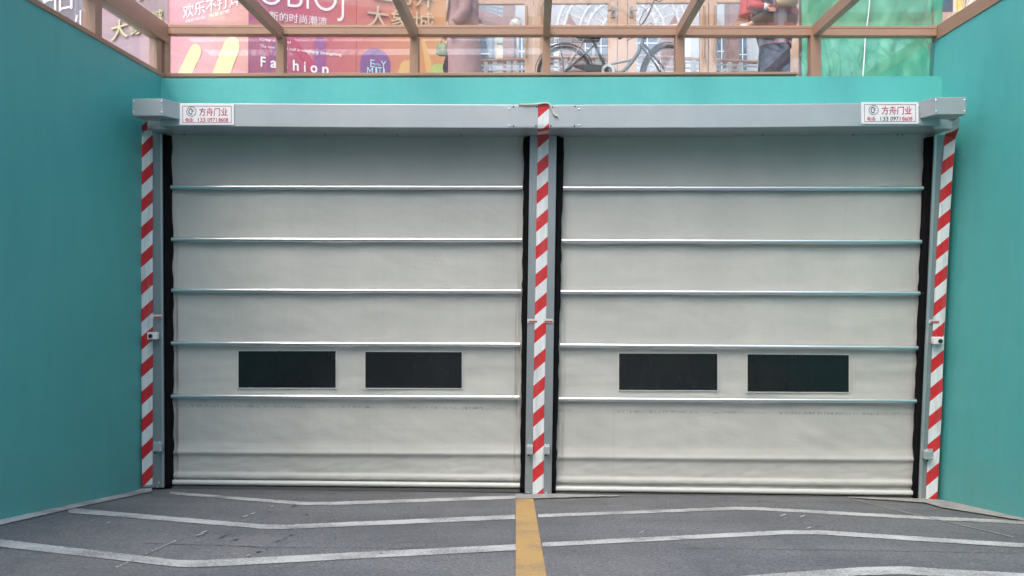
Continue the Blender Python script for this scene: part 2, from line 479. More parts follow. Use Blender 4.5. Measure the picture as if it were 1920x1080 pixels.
ROPE = mat('cream_rope', (0.62, 0.58, 0.48), 0.9, bump=0.5, bscale=300)
GLASS = glass_mat('canopy_glass', 2.1, (0.94, 0.95, 0.94), 0.0, 0.03)
ROOFG = glass_mat('roof_glass', 0.35, (0.97, 0.98, 0.975), 0.0, 0.03)
SHOPG = glass_mat('shop_glass', 2.0, (0.95, 0.97, 0.98), 0.0, 0.05)

# ------------------------------------------------------------------ setting: ramp, pit, plaza
XL = at(265, 600, 7.70).x                                   # left wall face
RB, RT = at(1765, 938, 7.70), at(1768, 132, 8.08)           # right wall leans out a little: foot and upper corner
def right_x(z):
    return RB.x + (RT.x - RB.x) * (z - RB.z) / (RT.z - RB.z)
ZL = at(300, 143, 8.08).z                                   # top of the left wall
ZR = at(1749, 79, 8.30).z                                   # top of the right wall
BANDY, BACKY = 8.08, 8.36
ZB0 = at(960, 145, BANDY).z

mb = MB()
ys = [-24.0, -12.0, -6.0, -2.0, 1.0, 3.0] + [3.0 + (YS - 3.0) * i / 12 for i in range(1, 13)] + [7.9, 8.4, 14.0]
for a, b in zip(ys[:-1], ys[1:]):
    n = 10
    x0, x1 = XL - 0.3, right_x(0) + 0.6
    for i in range(n):
        xa, xb = x0 + (x1 - x0) * i / n, x0 + (x1 - x0) * (i + 1) / n
        mb.quad((xa, a, ramp_z(a)), (xb, a, ramp_z(a)), (xb, b, ramp_z(b)), (xa, b, ramp_z(b)))
ramp = mb.build('ramp', ASPHALT)
tag(ramp, kind='structure')

def ramp_strip(pts, name, m, up=0.004):                     # painted line: list of (top pixel, bottom pixel) pairs from left to right
    mb = MB()
    for (t0, b0), (t1, b1) in zip(pts[:-1], pts[1:]):
        n = 48
        for i in range(n):
            f0, f1 = i / n, (i + 1) / n
            def L(p, q, f):                                 # chipped, slightly uneven edges
                x, y = p[0] + (q[0] - p[0]) * f, p[1] + (q[1] - p[1]) * f
                return (x, y + 0.55 * noise.noise(Vector((x * 0.11, y * 0.9, 3))) + 0.35 * noise.noise(Vector((x * 0.45, y * 1.7, 8))))
            mb.quad(on_ramp(*L(b0, b1, f0), up), on_ramp(*L(b0, b1, f1), up), on_ramp(*L(t0, t1, f1), up), on_ramp(*L(t0, t1, f0), up))
    return mb.build(name, m, ramp)
def hline(spec):                                            # (x, y centre, thickness in pixels)
    return [((x, y - h / 2), (x, y + h / 2)) for x, y, h in spec]
ramp_strip(hline([(318, 924, 4.5), (570, 944, 6), (620, 944, 6), (966, 932, 6)]), 'lane_line', WHITEP)
ramp_strip(hline([(128, 956.5, 9), (490, 987, 8), (530, 988, 8), (966, 969, 8)]), 'lane_line', WHITEP)
ramp_strip(hline([(-120, 1003, 13), (0, 1018, 14), (330, 1056, 13), (370, 1057, 13), (967, 1026, 11)]), 'lane_line', WHITEP)
ramp_strip(hline([(1009, 967, 6), (1380, 953, 5.5), (1420, 953.5, 5.5), (1700, 969, 6), (1930, 980, 6)]), 'lane_line', WHITEP)
ramp_strip(hline([(1017, 1021, 8), (1470, 998, 7.5), (1540, 998, 7.5), (1720, 1010, 8), (1990, 1027, 8)]), 'lane_line', WHITEP)
ramp_strip(hline([(1250, 1098, 16), (1610, 1071, 15), (1690, 1069, 15), (1760, 1073, 14), (1960, 1084, 14)]), 'lane_line', WHITEP)
# pale strip at the foot of the left wall
ramp_strip([((-140, 999), (-140, 1018)), ((0, 970), (0, 984)), ((140, 941), (140, 952)), ((285, 911.5), (285, 921))], 'edge_line', WHITEP, 0.008)
ramp_strip([((967, 935), (967, 1095)), ((1000, 935), (1027.5, 1095))], 'centre_line', YELLOWP, 0.008)
ramp_strip([((966, 926), (966, 934.5)), ((1000, 926), (1000, 934.5)), ((1040, 925.5), (1040, 933)), ((1160, 928.5), (1160, 930))], 'sill_patch', CONCRETE, 0.012)
ramp_strip([((1590, 931.5), (1590, 932.5)), ((1735, 935), (1735, 942)), ((1765, 937), (1765, 951)), ((1920, 967), (1920, 976)), ((2050, 992), (2050, 1000))], 'wall_strip', CONCRETE, 0.012)
ramp_strip([((1590, 933), (1590, 933.6)), ((1700, 960), (1700, 960.9)), ((1800, 983), (1800, 984)), ((1900, 1006), (1900, 1007))], 'scratch', CONCRETE, 0.006)
TAR = mat('tar_joint', (0.095, 0.098, 0.105), 0.85, var=0.4, vscale=20)
ramp_strip(hline([(268, 1018, 0.5), (520, 1026, 0.6), (966, 1029, 0.4)]), 'tar_joint', TAR, 0.003)
ramp_strip(hline([(1270, 1027, 0.4), (1500, 1030, 0.5), (1930, 1037, 0.4)]), 'tar_joint', TAR, 0.003)
# scuffs and stray paint flecks on the asphalt
mbd, mbw = MB(), MB()
for (x, y, wd, ht) in [(596, 924, 10, 2), (618, 926, 9, 1.6), (650, 922, 8, 1.6), (552, 948, 12, 2), (575, 964, 10, 2), (590, 958, 6, 1.5), (625, 975, 14, 1.8),
                       (415, 1007, 14, 2.2), (443, 1011, 18, 2.5), (520, 1014, 22, 3), (545, 1003, 14, 2.6), (535, 1009, 12, 2), (486, 1034, 16, 2.4), (500, 1028, 8, 2),
                       (420, 1004, 14, 2), (785, 952, 9, 1.6), (748, 1021, 6, 1.4), (1424, 940, 10, 2), (1455, 945, 8, 1.4), (1534, 986, 14, 2.2), (1452, 1005, 6, 1.5),
                       (660, 938, 12, 1.5), (640, 951, 9, 1.5), (605, 972, 10, 1.5), (715, 1038, 12, 2), (1198, 1022, 4, 2), (1475, 1051, 4, 2), (850, 1061, 4, 2)]:
    p = []
    for k in range(14):
        a = 2 * math.pi * k / 14; q = rnd.uniform(0.35, 1.0)
        p.append((x + wd * 0.5 * q * math.cos(a), y - ht * 0.5 * q * math.sin(a) - wd * 0.12 * q * math.cos(a)))
    mbd.poly([on_ramp(a, b, 0.006) for a, b in p])
t_ = 0.0
while t_ < 1:                                               # the dotted pale scratch that runs down the left lane
    x = 212 + (330 - 212) * t_; y = 1065 + (1012 - 1065) * t_
    s = rnd.uniform(2, 6)
    if rnd.random() < 0.75:
        mbw.poly([on_ramp(x, y, 0.009), on_ramp(x + s, y - s * 0.42, 0.009), on_ramp(x + s + 1.5, y - s * 0.42 + 1.2, 0.009), on_ramp(x + 1.5, y + 1.2, 0.009)])
    t_ += s / 110 + 0.012
for (x, y, s) in [(368, 1003, 14), (376, 998, 12), (455, 968, 10), (470, 963, 8), (200, 979, 6), (1463, 966, 10), (1511, 990, 9), (1500, 968, 8), (507, 949, 5), (1198, 998, 7), (462, 1041, 6)]:
    mbw.poly([on_ramp(x, y, 0.009), on_ramp(x + s, y - s * 0.28, 0.009), on_ramp(x + s + 1, y - s * 0.28 + 1.3, 0.009), on_ramp(x + 1, y + 1.4, 0.009)])
mbd.build('scuff_marks', mat('rubber_scuff', (0.065, 0.065, 0.07), 0.8), ramp)
mbw.build('paint_flecks', WHITEP, ramp)

# plaza slab with the opening of the ramp cut out
mb = MB()
HX0, HX1, HY0, HY1 = XL - 0.12, RT.x + 0.35, -23.0, BANDY + 0.1
for (x0, x1, y0, y1) in [(-150, HX0, -150, 250), (HX1, 150, -150, 250), (HX0, HX1, HY1, 250), (HX0, HX1, -150, HY0)]:
    mb.box(x0, x1, y0, y1, PLAZA - 0.4, PLAZA)
tag(mb.build('plaza', PAVING), kind='structure')

# walls of the ramp
mb = MB()
yl = [-23.0, -2.0, 3.0, YS, BANDY + 0.02]
sec = [(y, ramp_z(y) - 0.4) for y in yl]
def wall_prism(mb, xf, thick, ztop, sgn):                   # xf(z) gives the wall face
    pts_f, pts_b = [], []
    n = len(yl)
    ztops = [ztop] * n
    vs = []
    for y, z0 in sec: vs.append((xf(z0), y, z0))
    for y, z0 in sec: vs.append((xf(ztop), y, ztop))
    for y, z0 in sec: vs.append((xf(z0) + sgn * thick, y, z0))
    for y, z0 in sec: vs.append((xf(ztop) + sgn * thick, y, ztop))
    fs = []
    for i in range(n - 1):
        fs += [(i, i + 1, n + i + 1, n + i), (2 * n + i, 3 * n + i, 3 * n + i + 1, 2 * n + i + 1),
               (n + i, n + i + 1, 3 * n + i + 1, 3 * n + i), (i, 2 * n + i, 2 * n + i + 1, i + 1)]
    fs += [(0, n, 3 * n, 2 * n), (n - 1, 3 * n - 1, 4 * n - 1, 2 * n - 1)]
    mb.add(vs, fs)
wall_prism(mb, lambda z: XL, 0.30, ZL, -1)
o = mb.build('retaining_wall', TEAL)
tag(o, 'teal side wall on the left of the ramp, under the glass side strip', 'wall')
mb = MB()
yl[-1] = BACKY
sec = [(y, ramp_z(y) - 0.4) for y in yl]
wall_prism(mb, right_x, 0.30, ZR, 1)
o = mb.build('retaining_wall', TEAL)
tag(o, 'tall teal side wall on the right, reaching up to the tan roof beam', 'wall')
mb = MB()
x0, x1 = XL - 0.3, RT.x
dl, dm0, dm1, dr = at(318, 500, 7.9).x, at(985, 500, 7.9).x, at(1050, 500, 7.9).x, at(1735, 500, 7.9).x
ZD = at(960, 226, 7.9).z
mb.box(x0, x1, BANDY, BACKY, ZD, ZB0)
o = mb.build('lintel_wall', TEAL)
tag(o, 'teal wall band over both garage doors, below the front glass', 'wall')
# dark garage behind the doors
mb = MB()
mb.box(x0, x1, 13.8, 14.0, -0.2, 3.8); mb.box(x0, x1, BACKY, 14.0, 3.5, 3.8)
mb.box(x0 - 0.2, x0, BANDY, 14.0, -0.2, 3.8); mb.box(x1, x1 + 0.2, BANDY, 14.0, -0.2, 3.8)
tag(mb.build('garage_wall', CONCRETE), kind='structure')

# ------------------------------------------------------------------ glass canopy
canopy = thing('glass_canopy', 'tan metal and glass canopy roofing the ramp above the teal walls', 'canopy', (0, BANDY + 0.06, ZB0))
BY = 8.20                                                   # front face of the eave framing
def bar_px(mb, quad, depth): mb.slab(quad, depth)
mull = [(517, 532), (768, 784), (1017, 1032), (1267, 1284), (1521, 1540)]
mb = MB()
mb.slab([at(301, 63, BY), at(1757, 66.5, BY), at(1757, 48.5, BY), at(301, 46, BY)], 0.10)
# slim inner lip
mb.slab([at(303, 51, BY - 0.004), at(1755, 53, BY - 0.004), at(1755, 51.5, BY - 0.004), at(303, 49.5, BY - 0.004)], 0.003)
mb.build('eave_beam', TAN, canopy, bevel=0.004)
mb = MB()
mb.slab([at(312, 143.5, BY - 0.04), at(1498, 139, BY - 0.04), at(1498, 134.5, BY - 0.04), at(312, 137, BY - 0.04)], 0.14)
mb.build('bottom_rail', TAN, canopy, bevel=0.004)
ztop_beam = at(960, 49, BY).z
zbot_beam = at(960, 68, BY).z
rx = []
for (a, b) in mull:
    mb = MB()
    mb.slab([at(a, 145, BY - 0.012), at(b, 145, BY - 0.012), at(b, 66, BY - 0.012), at(a, 66, BY - 0.012)], 0.115)
    mb.build('mullion', TAN, canopy, bevel=0.004)
    rx.append(0.5 * (at(a, 66, BY).x + at(b, 66, BY).x))
mb = MB()                                                   # corner post on the left
mb.slab([at(297, 144, BY - 0.03), at(309.5, 144, BY - 0.03), at(309.5, 62, BY - 0.03), at(297, 62, BY - 0.03)], 0.13)
mb.build('corner_post', TAN, canopy, bevel=0.004)
for x in rx:                                                # roof rafters, level, running back over the ramp
    mb = MB()
    mb.box(x - 0.038, x + 0.038, -10.0, BY - 0.005, zbot_beam - 0.012, ztop_beam - 0.004)
    mb.build('rafter', TAN, canopy, bevel=0.004)
edges = [XL + 0.05] + rx + [RT.x + 0.05]
for yp in (5.3, 2.4, -0.5, -3.4, -6.3):
    for xa, xb in zip(edges[:-1], edges[1:]):
        mb = MB()
        mb.box(xa + 0.042, xb - 0.042, yp - 0.03, yp + 0.03, zbot_beam + 0.02, ztop_beam - 0.006)
        mb.build('purlin', TAN, canopy)
zs0, zs1 = at(300, 80, BY).z, at(300, 45, BY).z
mb = MB()
mb.box(XL - 0.115, XL + 0.015, -10.0, BY + 0.07, zs0, zs1)
mb.build('side_beam', TAN, canopy, bevel=0.004)
mb = MB()
zr0, zr1 = ZR + 0.002, at(1757, 47, BY).z
mb.box(right_x(ZR) - 0.012, right_x(ZR) + 0.1, -10.0, BY + 0.12, zr0, zr1)
mb.build('side_beam', TAN, canopy, bevel=0.004)
mb = MB()
mb.box(XL - 0.05, XL + 0.012, -10.0, BY - 0.05, ZL, ZL + 0.045)
mb.build('bottom_rail', TAN, canopy, bevel=0.003)
for yp in (6.95, 4.35, 1.75, -0.85, -3.45, -6.05):
    mb = MB()
    mb.box(XL - 0.11, XL + 0.010, yp - 0.11, yp, ZL + 0.04, zs0)
    mb.build('mullion', TAN, canopy, bevel=0.003)
mb = MB()                                                   # jamb plate behind the corner
mb.box(XL - 0.11, XL - 0.02, BY - 0.16, BY - 0.05, ZL + 0.04, zs0)
mb.build('corner_post', TAN, canopy, bevel=0.003)
# panes
gx = [309.5] + [v for ab in mull for v in ab] + [1757]
for a, b in zip(gx[0::2], gx[1::2]):
    mb = MB()
    mb.slab([at(a - 2, 146, BY + 0.075), at(b + 2, 146, BY + 0.075), at(b + 2, 60, BY + 0.075), at(a - 2, 60, BY + 0.075)], 0.008)
    mb.build('glass_pane', GLASS, canopy)
for ya, yb in ((6.95, BY - 0.17), (4.35, 6.84), (1.75, 4.24), (-0.85, 1.64)):
    mb = MB()
    mb.box(XL - 0.035, XL - 0.027, ya, yb, ZL + 0.03, zs0 + 0.01)
    mb.build('glass_pane', ROOFG, canopy)
for xa, xb in zip(edges[:-1], edges[1:]):
    for ya, yb in ((5.33, BY + 0.05), (2.43, 5.27), (-0.47, 2.37), (-3.37, -0.53), (-6.27, -3.43)):
        mb = MB()
        mb.box(xa + 0.03, xb - 0.03, ya, yb, ztop_beam - 0.003, ztop_beam + 0.007)
        mb.build('roof_pane', ROOFG, canopy)

# ------------------------------------------------------------------ door header with boxes
HY = 7.36
header = thing('door_header', 'long grey steel roller casing across the top of both doors', 'header casing', (0, HY, at(960, 240, HY).z))
zt, zb_ = at(960, 195.5, HY).z, at(960, 239.5, HY).z
hx0, hx1 = at(296, 215, HY).x, at(1768, 215, HY).x
tl = [at(338, 194, HY), at(1720, 193, HY)]
mb = MB()
p0, p1 = at(300, 236.5, HY), at(1764, 235, HY)
def hz(px, py): return at(px, py, HY)
nseg = 8
front_b = [(300, 236), (660, 239), (1020, 240), (1400, 239), (1764, 235)]
front_t = [(300, 193.5), (660, 195), (1020, 196.5), (1400, 195.5), (1764, 192.5)]
vs = []
for (b, t_) in zip(front_b, front_t):
    pb, pt = hz(*b), hz(*t_)
    vs += [pb, pt, Vector((pt.x, BANDY - 0.003, pt.z)), Vector((pb.x, BANDY - 0.003, pb.z))]
fs = []
for i in range(len(front_b) - 1):
    for k in range(4):
        l = (k + 1) % 4
        fs.append((i * 4 + k, (i + 1) * 4 + k, (i + 1) * 4 + l, i * 4 + l))
fs += [(0, 1, 2, 3), (19, 18, 17, 16)]
mb.add(vs, fs)
mb.build('casing', STEEL, header, bevel=0.005)
for xe0, xe1 in ((at(276, 230, 7.52).x, hz(333, 215).x), (hz(1728, 215).x, at(1786, 230, 7.52).x)):   # recessed ends reaching the side walls
    mb = MB(); zb2 = hz(338, 236.5).z if xe0 < 0 else hz(1725, 235.3).z
    mb.box(xe0, xe1, 7.52, BANDY - 0.003, zb2 + 0.002, zb2 + 0.19)
    mb.build('end_casing', STEEL, header, bevel=0.003)
mb = MB()                                                   # cover plate over the joint
mb.slab([hz(957, 238), hz(1083, 238), hz(1083, 198.5), hz(957, 198.5)], 0.004)
for v_ in mb.v[:]: pass
pl = mb.build('joint_plate', STEEL, header, bevel=0.001)
pl.location.y -= 0.003
def screws(pts, Y, m, name, parent, r=0.011):
    for (x, y) in pts:
        mb = MB(); c = at(x, y, Y); mb.ball(c, r, 1, 0.45, 1, 8, 6)
        mb.build('screw', m, parent, smooth=True)
screws([(954, 204.5), (954, 235.5), (1086, 204.5), (1086, 235)], HY - 0.002, SCREW, 'screws', header, 0.010)
screws([(963, 200), (1006, 200), (1036, 201), (1078, 199.5), (963, 236), (1005, 236), (1033, 236), (1077, 236)], HY - 0.005, SCREW_DK, 'screws', header, 0.008)
screws([(337, 200.5), (337, 231), (1722, 198.5), (1722, 229.5), (1728, 198), (1733, 190)], HY - 0.003, SCREW, 'screws', header, 0.012)
for x in (345, 610, 745, 865, 963, 1068, 1180, 1430, 1600, 1683, 1692):
    c = at(x, 252, 7.70); c.z = at(x, 239, HY).z - 0.001
    mb = MB(); mb.ball(c, 0.011, 1, 1, 0.5, 8, 6)
    mb.build('screw', SCREW_DK, header, smooth=True)
FBY = 7.19
def end_box(outer, inner, innerback, top, bot, pts):
    a = at(outer, top, FBY); b = at(outer, bot, FBY); c = at(inner, bot, FBY); d = at(inner, top, FBY)
    e, f = at(innerback, bot + 14, HY), at(innerback, top + 7, HY)
    e.z = b.z; f.z = a.z
    o1 = Vector((a.x, BANDY - 0.25, a.z)); o2 = Vector((b.x, BANDY - 0.25, b.z))
    i1 = Vector((f.x, BANDY - 0.25, a.z)); i2 = Vector((f.x, BANDY - 0.25, b.z))
    e = Vector((e.x, HY - 0.003, b.z)); f = Vector((e.x, HY - 0.003, a.z)); 
    i1 = Vector((e.x, HY + 0.05, a.z)); i2 = Vector((e.x, HY + 0.05, b.z))
    o1 = Vector((a.x, HY + 0.05, a.z)); o2 = Vector((b.x, HY + 0.05, b.z))
    mb = MB()
    ring_b = [b, c, e, i2, o2]; ring_t = [a, d, f, i1, o1]
    n = 5
    fs = [(4, 3, 2, 1, 0), (5, 6, 7, 8, 9)] + [(i, (i + 1) % n, n + (i + 1) % n, n + i) for i in range(n)]
    mb.add(ring_b + ring_t, fs)
    bx = mb.build('end_box', STEEL, header, bevel=0.004)
    screws(pts, FBY - 0.002, SCREW, 'screws', bx, 0.010)
    for_g = MB()
    return bx
end_box(248, 305, 338, 185, 217, [(250.5, 190), (302.5, 190.5), (250.5, 210.5), (302.5, 210.5)])
end_box(1812, 1754, 1724, 182, 214.5, [(1755.5, 188), (1809.5, 187.5), (1755.5, 208.5), (1809, 208.5)])
for q in ([hz(331, 233), hz(336.5, 233), hz(336.5, 195), hz(331, 195)], [hz(1724.5, 232), hz(1730, 232), hz(1730, 194), hz(1724.5, 194)]):   # mounting flanges beside the boxes
    mb = MB(); mb.slab(q, 0.003)
    fl = mb.build('flange', STEEL, header); fl.location.y -= 0.004

# signs on the header
def door_sign(x0, y0, x1, y1, label, split):
    t = thing('sign_plate', label, 'sign', at((x0 + x1) / 2, y1, HY - 0.008), 'white company signs on the header')
    W, H = x1 - x0, y1 - y0
    def S(u, v): return (x0 + W * u, y0 + H * v)
    mb = MB(); mb.slab(px_rect(x0, y0, x1, y1, HY - 0.009), 0.005); mb.build('plate', SIGNW, t, bevel=0.001)
    Yf = HY - 0.0105
    mb = MB()
    fx0, fy0, fx1, fy1 = *S(0.05, 0.10), *S(0.955, 0.91)
    e = 0.9
    for r in ((fx0, fy0, fx1, fy0 + e), (fx0, fy1 - e, fx1, fy1), (fx0, fy0 + e, fx0 + e, fy1 - e), (fx1 - e, fy0 + e, fx1, fy1 - e)):
        q = px_rect(*r, Yf); mb.quad(*q)
    mb.build('border', mat('sign_border', (0.28, 0.10, 0.12), 0.4), t)
    mb = MB()
    cx, cy = S(0.215, 0.37)
    c = at(cx, cy, Yf); r = (at(cx + 9.3, cy, Yf).x - c.x)
    n = 32
    for (ra, rb) in ((1.0, 0.88),):
        for k in range(n):
            a0, a1 = 2 * math.pi * k / n, 2 * math.pi * (k + 1) / n
            mb.quad(c + Vector((math.cos(a0) * r * rb, 0, math.sin(a0) * r * rb)), c + Vector((math.cos(a0) * r * ra, 0, math.sin(a0) * r * ra)),
                    c + Vector((math.cos(a1) * r * ra, 0, math.sin(a1) * r * ra)), c + Vector((math.cos(a1) * r * rb, 0, math.sin(a1) * r * rb)))
    text_on(mb, 'C', px_box(cx - 5.6, cy - 6, cx + 1.8, cy + 6, Yf), 0.02)
    text_on(mb, 'F', px_box(cx + 0.3, cy - 3.0, cx + 4.4, cy + 3.2, Yf), 0.02)
    mb.build('emblem', mat('emblem_grey', (0.09, 0.10, 0.14), 0.4), t)
    mb = MB()
    text_on(mb, '方舟门业', px_box(*S(0.355, 0.19), *S(0.885, 0.58), Yf), 0.010)
    mb.build('company_name', SIGNR, t)
    mb = MB()
    text_on(mb, '电话:', px_box(*S(0.105, 0.67), *S(0.255, 0.86), Yf), 0.012)
    mb.build('phone_caption', SIGNR, t)
    for wd_, u0, u1 in (('133', 0.335, 0.475), ('0971', 0.51, 0.685), ('8608', 0.715, 0.895)):
        mb = MB(); text_on(mb, wd_, px_box(*S(u0, 0.67), *S(u1, 0.86), Yf), 0.010)
        mb.build('phone_number', SIGNK if split and wd_ != '8608' else SIGNR, t)
door_sign(337, 194.5, 438.5, 234, 'white sign plate with all red lettering on the left end of the grey casing', False)
door_sign(1615, 191.5, 1722, 232, 'white sign plate with dark and red phone digits, right end of the casing', True)

# ------------------------------------------------------------------ doors
FY = 7.80
def lerp(a, b, f): return a + (b - a) * f
def door(label, corners, rods, wins, ridge, kx):
    (tlx, tly), (trx, try_), (blx, bly), (brx, bry) = corners
    base = at((blx + brx) / 2, (bly + bry) / 2, FY)
    t = thing('roll_up_door', label, 'garage door', base, 'fabric roll up doors side by side')
    def P(u, v, off=0.0, Y=FY):
        x = lerp(lerp(tlx, trx, u), lerp(blx, brx, u), v); y = lerp(lerp(tly, try_, u), lerp(bly, bry, u), v)
        p = at(x, y, Y); p.y -= off
        return p
    H0 = lerp(bly, bry, 0.5) - lerp(tly, try_, 0.5)
    def vof(py_left, py_right, u):
        y = lerp(py_left, py_right, u)
        yt, yb = lerp(tly, try_, u), lerp(bly, bry, u)
        return (y - yt) / (yb - yt)
    def fn(u, v):
        yb = lerp(bly, bry, u); yt = lerp(tly, try_, u)
        y = yt + (yb - yt) * v
        off = 0.0
        for (ra, rb) in rods:                               # the fabric is drawn tight over each bar
            d = y - lerp(ra, rb, u)
            off += 0.0015 * math.exp(-(d / 18.0) ** 2)
        k = 6.0
        # stiffening tube in the fabric and the bottom roll
        d = y - lerp(ridge[0][0], ridge[0][1], u); off += 0.020 * (math.exp(-(d / 5.0) ** 2)) + 0.012 * math.exp(-((d + 7) / 9.0) ** 2)
        d = y - lerp(ridge[1][0], ridge[1][1], u); off += 0.024 * math.exp(-((d - 1) / 5.5) ** 4) - 0.012 * math.exp(-((d - 9.5) / 2.2) ** 2)
        X = u * kx
        x = lerp(lerp(tlx, trx, u), lerp(blx, brx, u), v)
        damp = 1.0
        for wq in wins:
            box_ = 1.0
            for d_ in (x - wq[0] + 8, wq[2] + 8 - x, y - wq[1] + 6, wq[3] + 6 - y): box_ *= 1 / (1 + math.exp(max(-30, min(30, -d_ / 2.0))))
            damp -= 0.85 * box_
        row = math.exp(-((y - 694) / 38.0) ** 4)            # pulls and puckers round the welded panes
        pk = noise.noise(Vector((X * 2.2 + v * 8, v * 42, 21 + kx))) * 0.0055 * row
        nz = noise.noise(Vector((X * 1.3, v * 5.5, 3.1 + kx))) * 0.011 + noise.noise(Vector((X * 3.0 + v * 6, v * 16, 7 + kx))) * 0.0035
        wv = noise.noise(Vector((X * 5 - v * 9, v * 30, 11 + kx))) * 0.0042 * (0.25 + v)
        low = max(0.0, (v - 0.85)) / 0.15
        cr = noise.noise(Vector((X * 9 + v * 30, v * 60, 5))) * 0.007 * low
        # sag creases hanging from the upper corners
        cor = 0.010 * math.sin((u * 3.0 + (1 - u) * 0) * 3 + v * 14) * max(0, 1 - v * 5.5) * (u ** 3) * 1.2
        edge = min(u, 1 - u)
        if edge < 0.02:                                     # wavy pocket hem beside the guide
            off += 0.010 * (1 - edge / 0.02) * (0.5 + 0.8 * noise.noise(Vector((u * 3, v * 24, kx))))
        p = P(u, v); p.y -= off + (nz + wv + pk) * damp + cr + cor
        return p
    mb = MB(); mb.grid(fn, 160, 330)
    mb.build('curtain', FABRIC if kx < 3.65 else FABRIC_CLEAN, t, smooth=True, angle=180)
    for (ra, rb) in rods:
        ua, ub = 0.0125, 0.9865
        va, vb = vof(ra, rb, ua), vof(ra, rb, ub)
        pts = [P(lerp(ua, ub, i / 10), vof(ra, rb, lerp(ua, ub, i / 10)), 0.040 + 0.001 * math.sin(i * 2.1 + ra)) for i in range(11)]
        mb = MB(); mb.tube(pts, 0.0235, 16)
        rod = mb.build('wind_bar', BRIGHT, t, smooth=True)
    for (x0, y0, x1, y1, y0r, y1r) in wins:
        q = [at(x0, y1, FY), at(x1, y1r, FY), at(x1, y0r, FY), at(x0, y0, FY)]
        for p in q: p.y = FY - 0.0125
        mb = MB(); mb.slab(q, 0.012); wn = mb.build('window_pane', VINYL, t)
        mb = MB(); e = 1.6
        o_ = [at(x0 - e, y1 + e, FY), at(x1 + e, y1r + e, FY), at(x1 + e, y0r - e, FY), at(x0 - e, y0 - e, FY)]
        i_ = [at(x0, y1, FY), at(x1, y1r, FY), at(x1, y0r, FY), at(x0, y0, FY)]
        for p in o_ + i_: p.y = FY - 0.0135
        for k in range(4):
            l = (k + 1) % 4
            mb.slab([o_[k], o_[l], i_[l], i_[k]], 0.012)
        mb.build('weld_frame', WELD, wn)
    # bottom bar: pale aluminium tube, rubber lip
    pts = [P(lerp(0.004, 0.997, i / 8), 0.992, 0.03) for i in range(9)]
    for p in pts: p.z += 0.038
    mb = MB(); mb.tube(pts, 0.026, 14); mb.build('bottom_bar', mat('bottom_bar_paint', (0.55, 0.55, 0.53), 0.4), t, smooth=True)
    a, b = P(0.003, 1.0), P(0.998, 1.0)
    mb = MB()
    mb.slab([(a.x, FY - 0.045, a.z + 0.001), (b.x, FY - 0.045, b.z + 0.001), (b.x, FY - 0.045, b.z + 0.030), (a.x, FY - 0.045, a.z + 0.030)], 0.06)
    mb.build('rubber_lip', mat('grey_rubber', (0.10, 0.10, 0.095), 0.7), t)
    return t
door('grey fabric roll up door left of the centre post, grimy at its left edge', [(314, 246), (990, 248), (316, 914.5), (980, 921)],
     [(352, 352.5), (449.5, 450.5), (544.5, 546), (643, 645.5), (742, 744)],
     [(448, 658, 630, 726.5, 658, 727), (685.5, 659.5, 866, 727, 660, 727.5)], [(848, 851), (890, 896)], 3.6)
door('grey fabric roll up door right of the centre post', [(1048, 248), (1745, 246), (1036, 926.5), (1722, 935.5)],
     [(353.5, 354), (452, 454), (547, 550), (646.5, 652), (747, 751)],
     [(1160.5, 662.5, 1344.5, 731, 663, 731.5), (1401, 664, 1590.5, 734, 665.5, 735)], [(857, 862), (899, 906)], 3.7)

# ------------------------------------------------------------------ door posts with seals
PY = 7.70
def post(label, face, flange, seals, notch=None):
    t = thing('door_post', label, 'door post', at(*face[0], PY), 'grey steel door posts')
    mb = MB(); mb.slab(px_quad(*face, PY), 0.30); mb.build('column', STEEL_D, t, bevel=0.004)
    if flange:
        mb = MB(); mb.slab(px_quad(*flange, PY - 0.004), 0.02); mb.build('flange', BRIGHT_DULL, t, bevel=0.002)
    for s in seals:
        (bl, br, tr, tl_) = s
        mb = MB()
        n = 70
        def fn(u, v):
            x = lerp(lerp(tl_[0], tr[0], u), lerp(bl[0], br[0], u), v); y = lerp(lerp(tl_[1], tr[1], u), lerp(bl[1], br[1], u), v)
            jag = noise.noise(Vector((u * 2 + x * 0.01, v * 26, 1.7))) * 1.9
            p = at(x + jag * (1 if u in (0, 1) else 0.3), y, PY + 0.035)
            p.y += 0.004 * noise.noise(Vector((u * 5, v * 40, 0)))
            return p
        mb.grid(fn, 4, n)
        o = mb.build('seal', RUBBER, t, smooth=True)
        sm = o.modifiers.new('thickness', 'SOLIDIFY'); sm.thickness = 0.05; sm.offset = -1
    return t
BRIGHT_DULL = mat('dull_aluminium', (0.52, 0.54, 0.56), 0.4, 0.7)
lp = post('grey steel door post in the left corner, beside the left door', [(266, 914.5), (304.5, 914.5), (300.5, 251), (266, 251)],
     [(304, 914.5), (307.5, 914.5), (303.5, 251), (300, 251)], [[(307, 915), (322, 915), (318.5, 254), (303, 252)]])
cp = post('grey steel centre post between the two doors', [(984, 926.5), (1034, 926.5), (1044, 253.5), (993.5, 253.5)], None,
     [[(975, 923), (984.5, 923), (994, 254), (982, 259)], [(1033.5, 926.5), (1042, 926.5), (1057, 259), (1043.5, 254)]])
rp = post('grey steel door post in the right corner, leaning slightly', [(1725.5, 937), (1757.5, 938), (1789, 252), (1757, 253)],
     [(1722.5, 937), (1727, 937), (1758, 253), (1752.5, 253)], [[(1713, 935), (1723.5, 936), (1753, 254), (1736.5, 258)]])
screws([(990.5, 924), (1024, 924.5), (298, 905), (295, 913)], PY - 0.002, SCREW, 'screws', cp, 0.009)

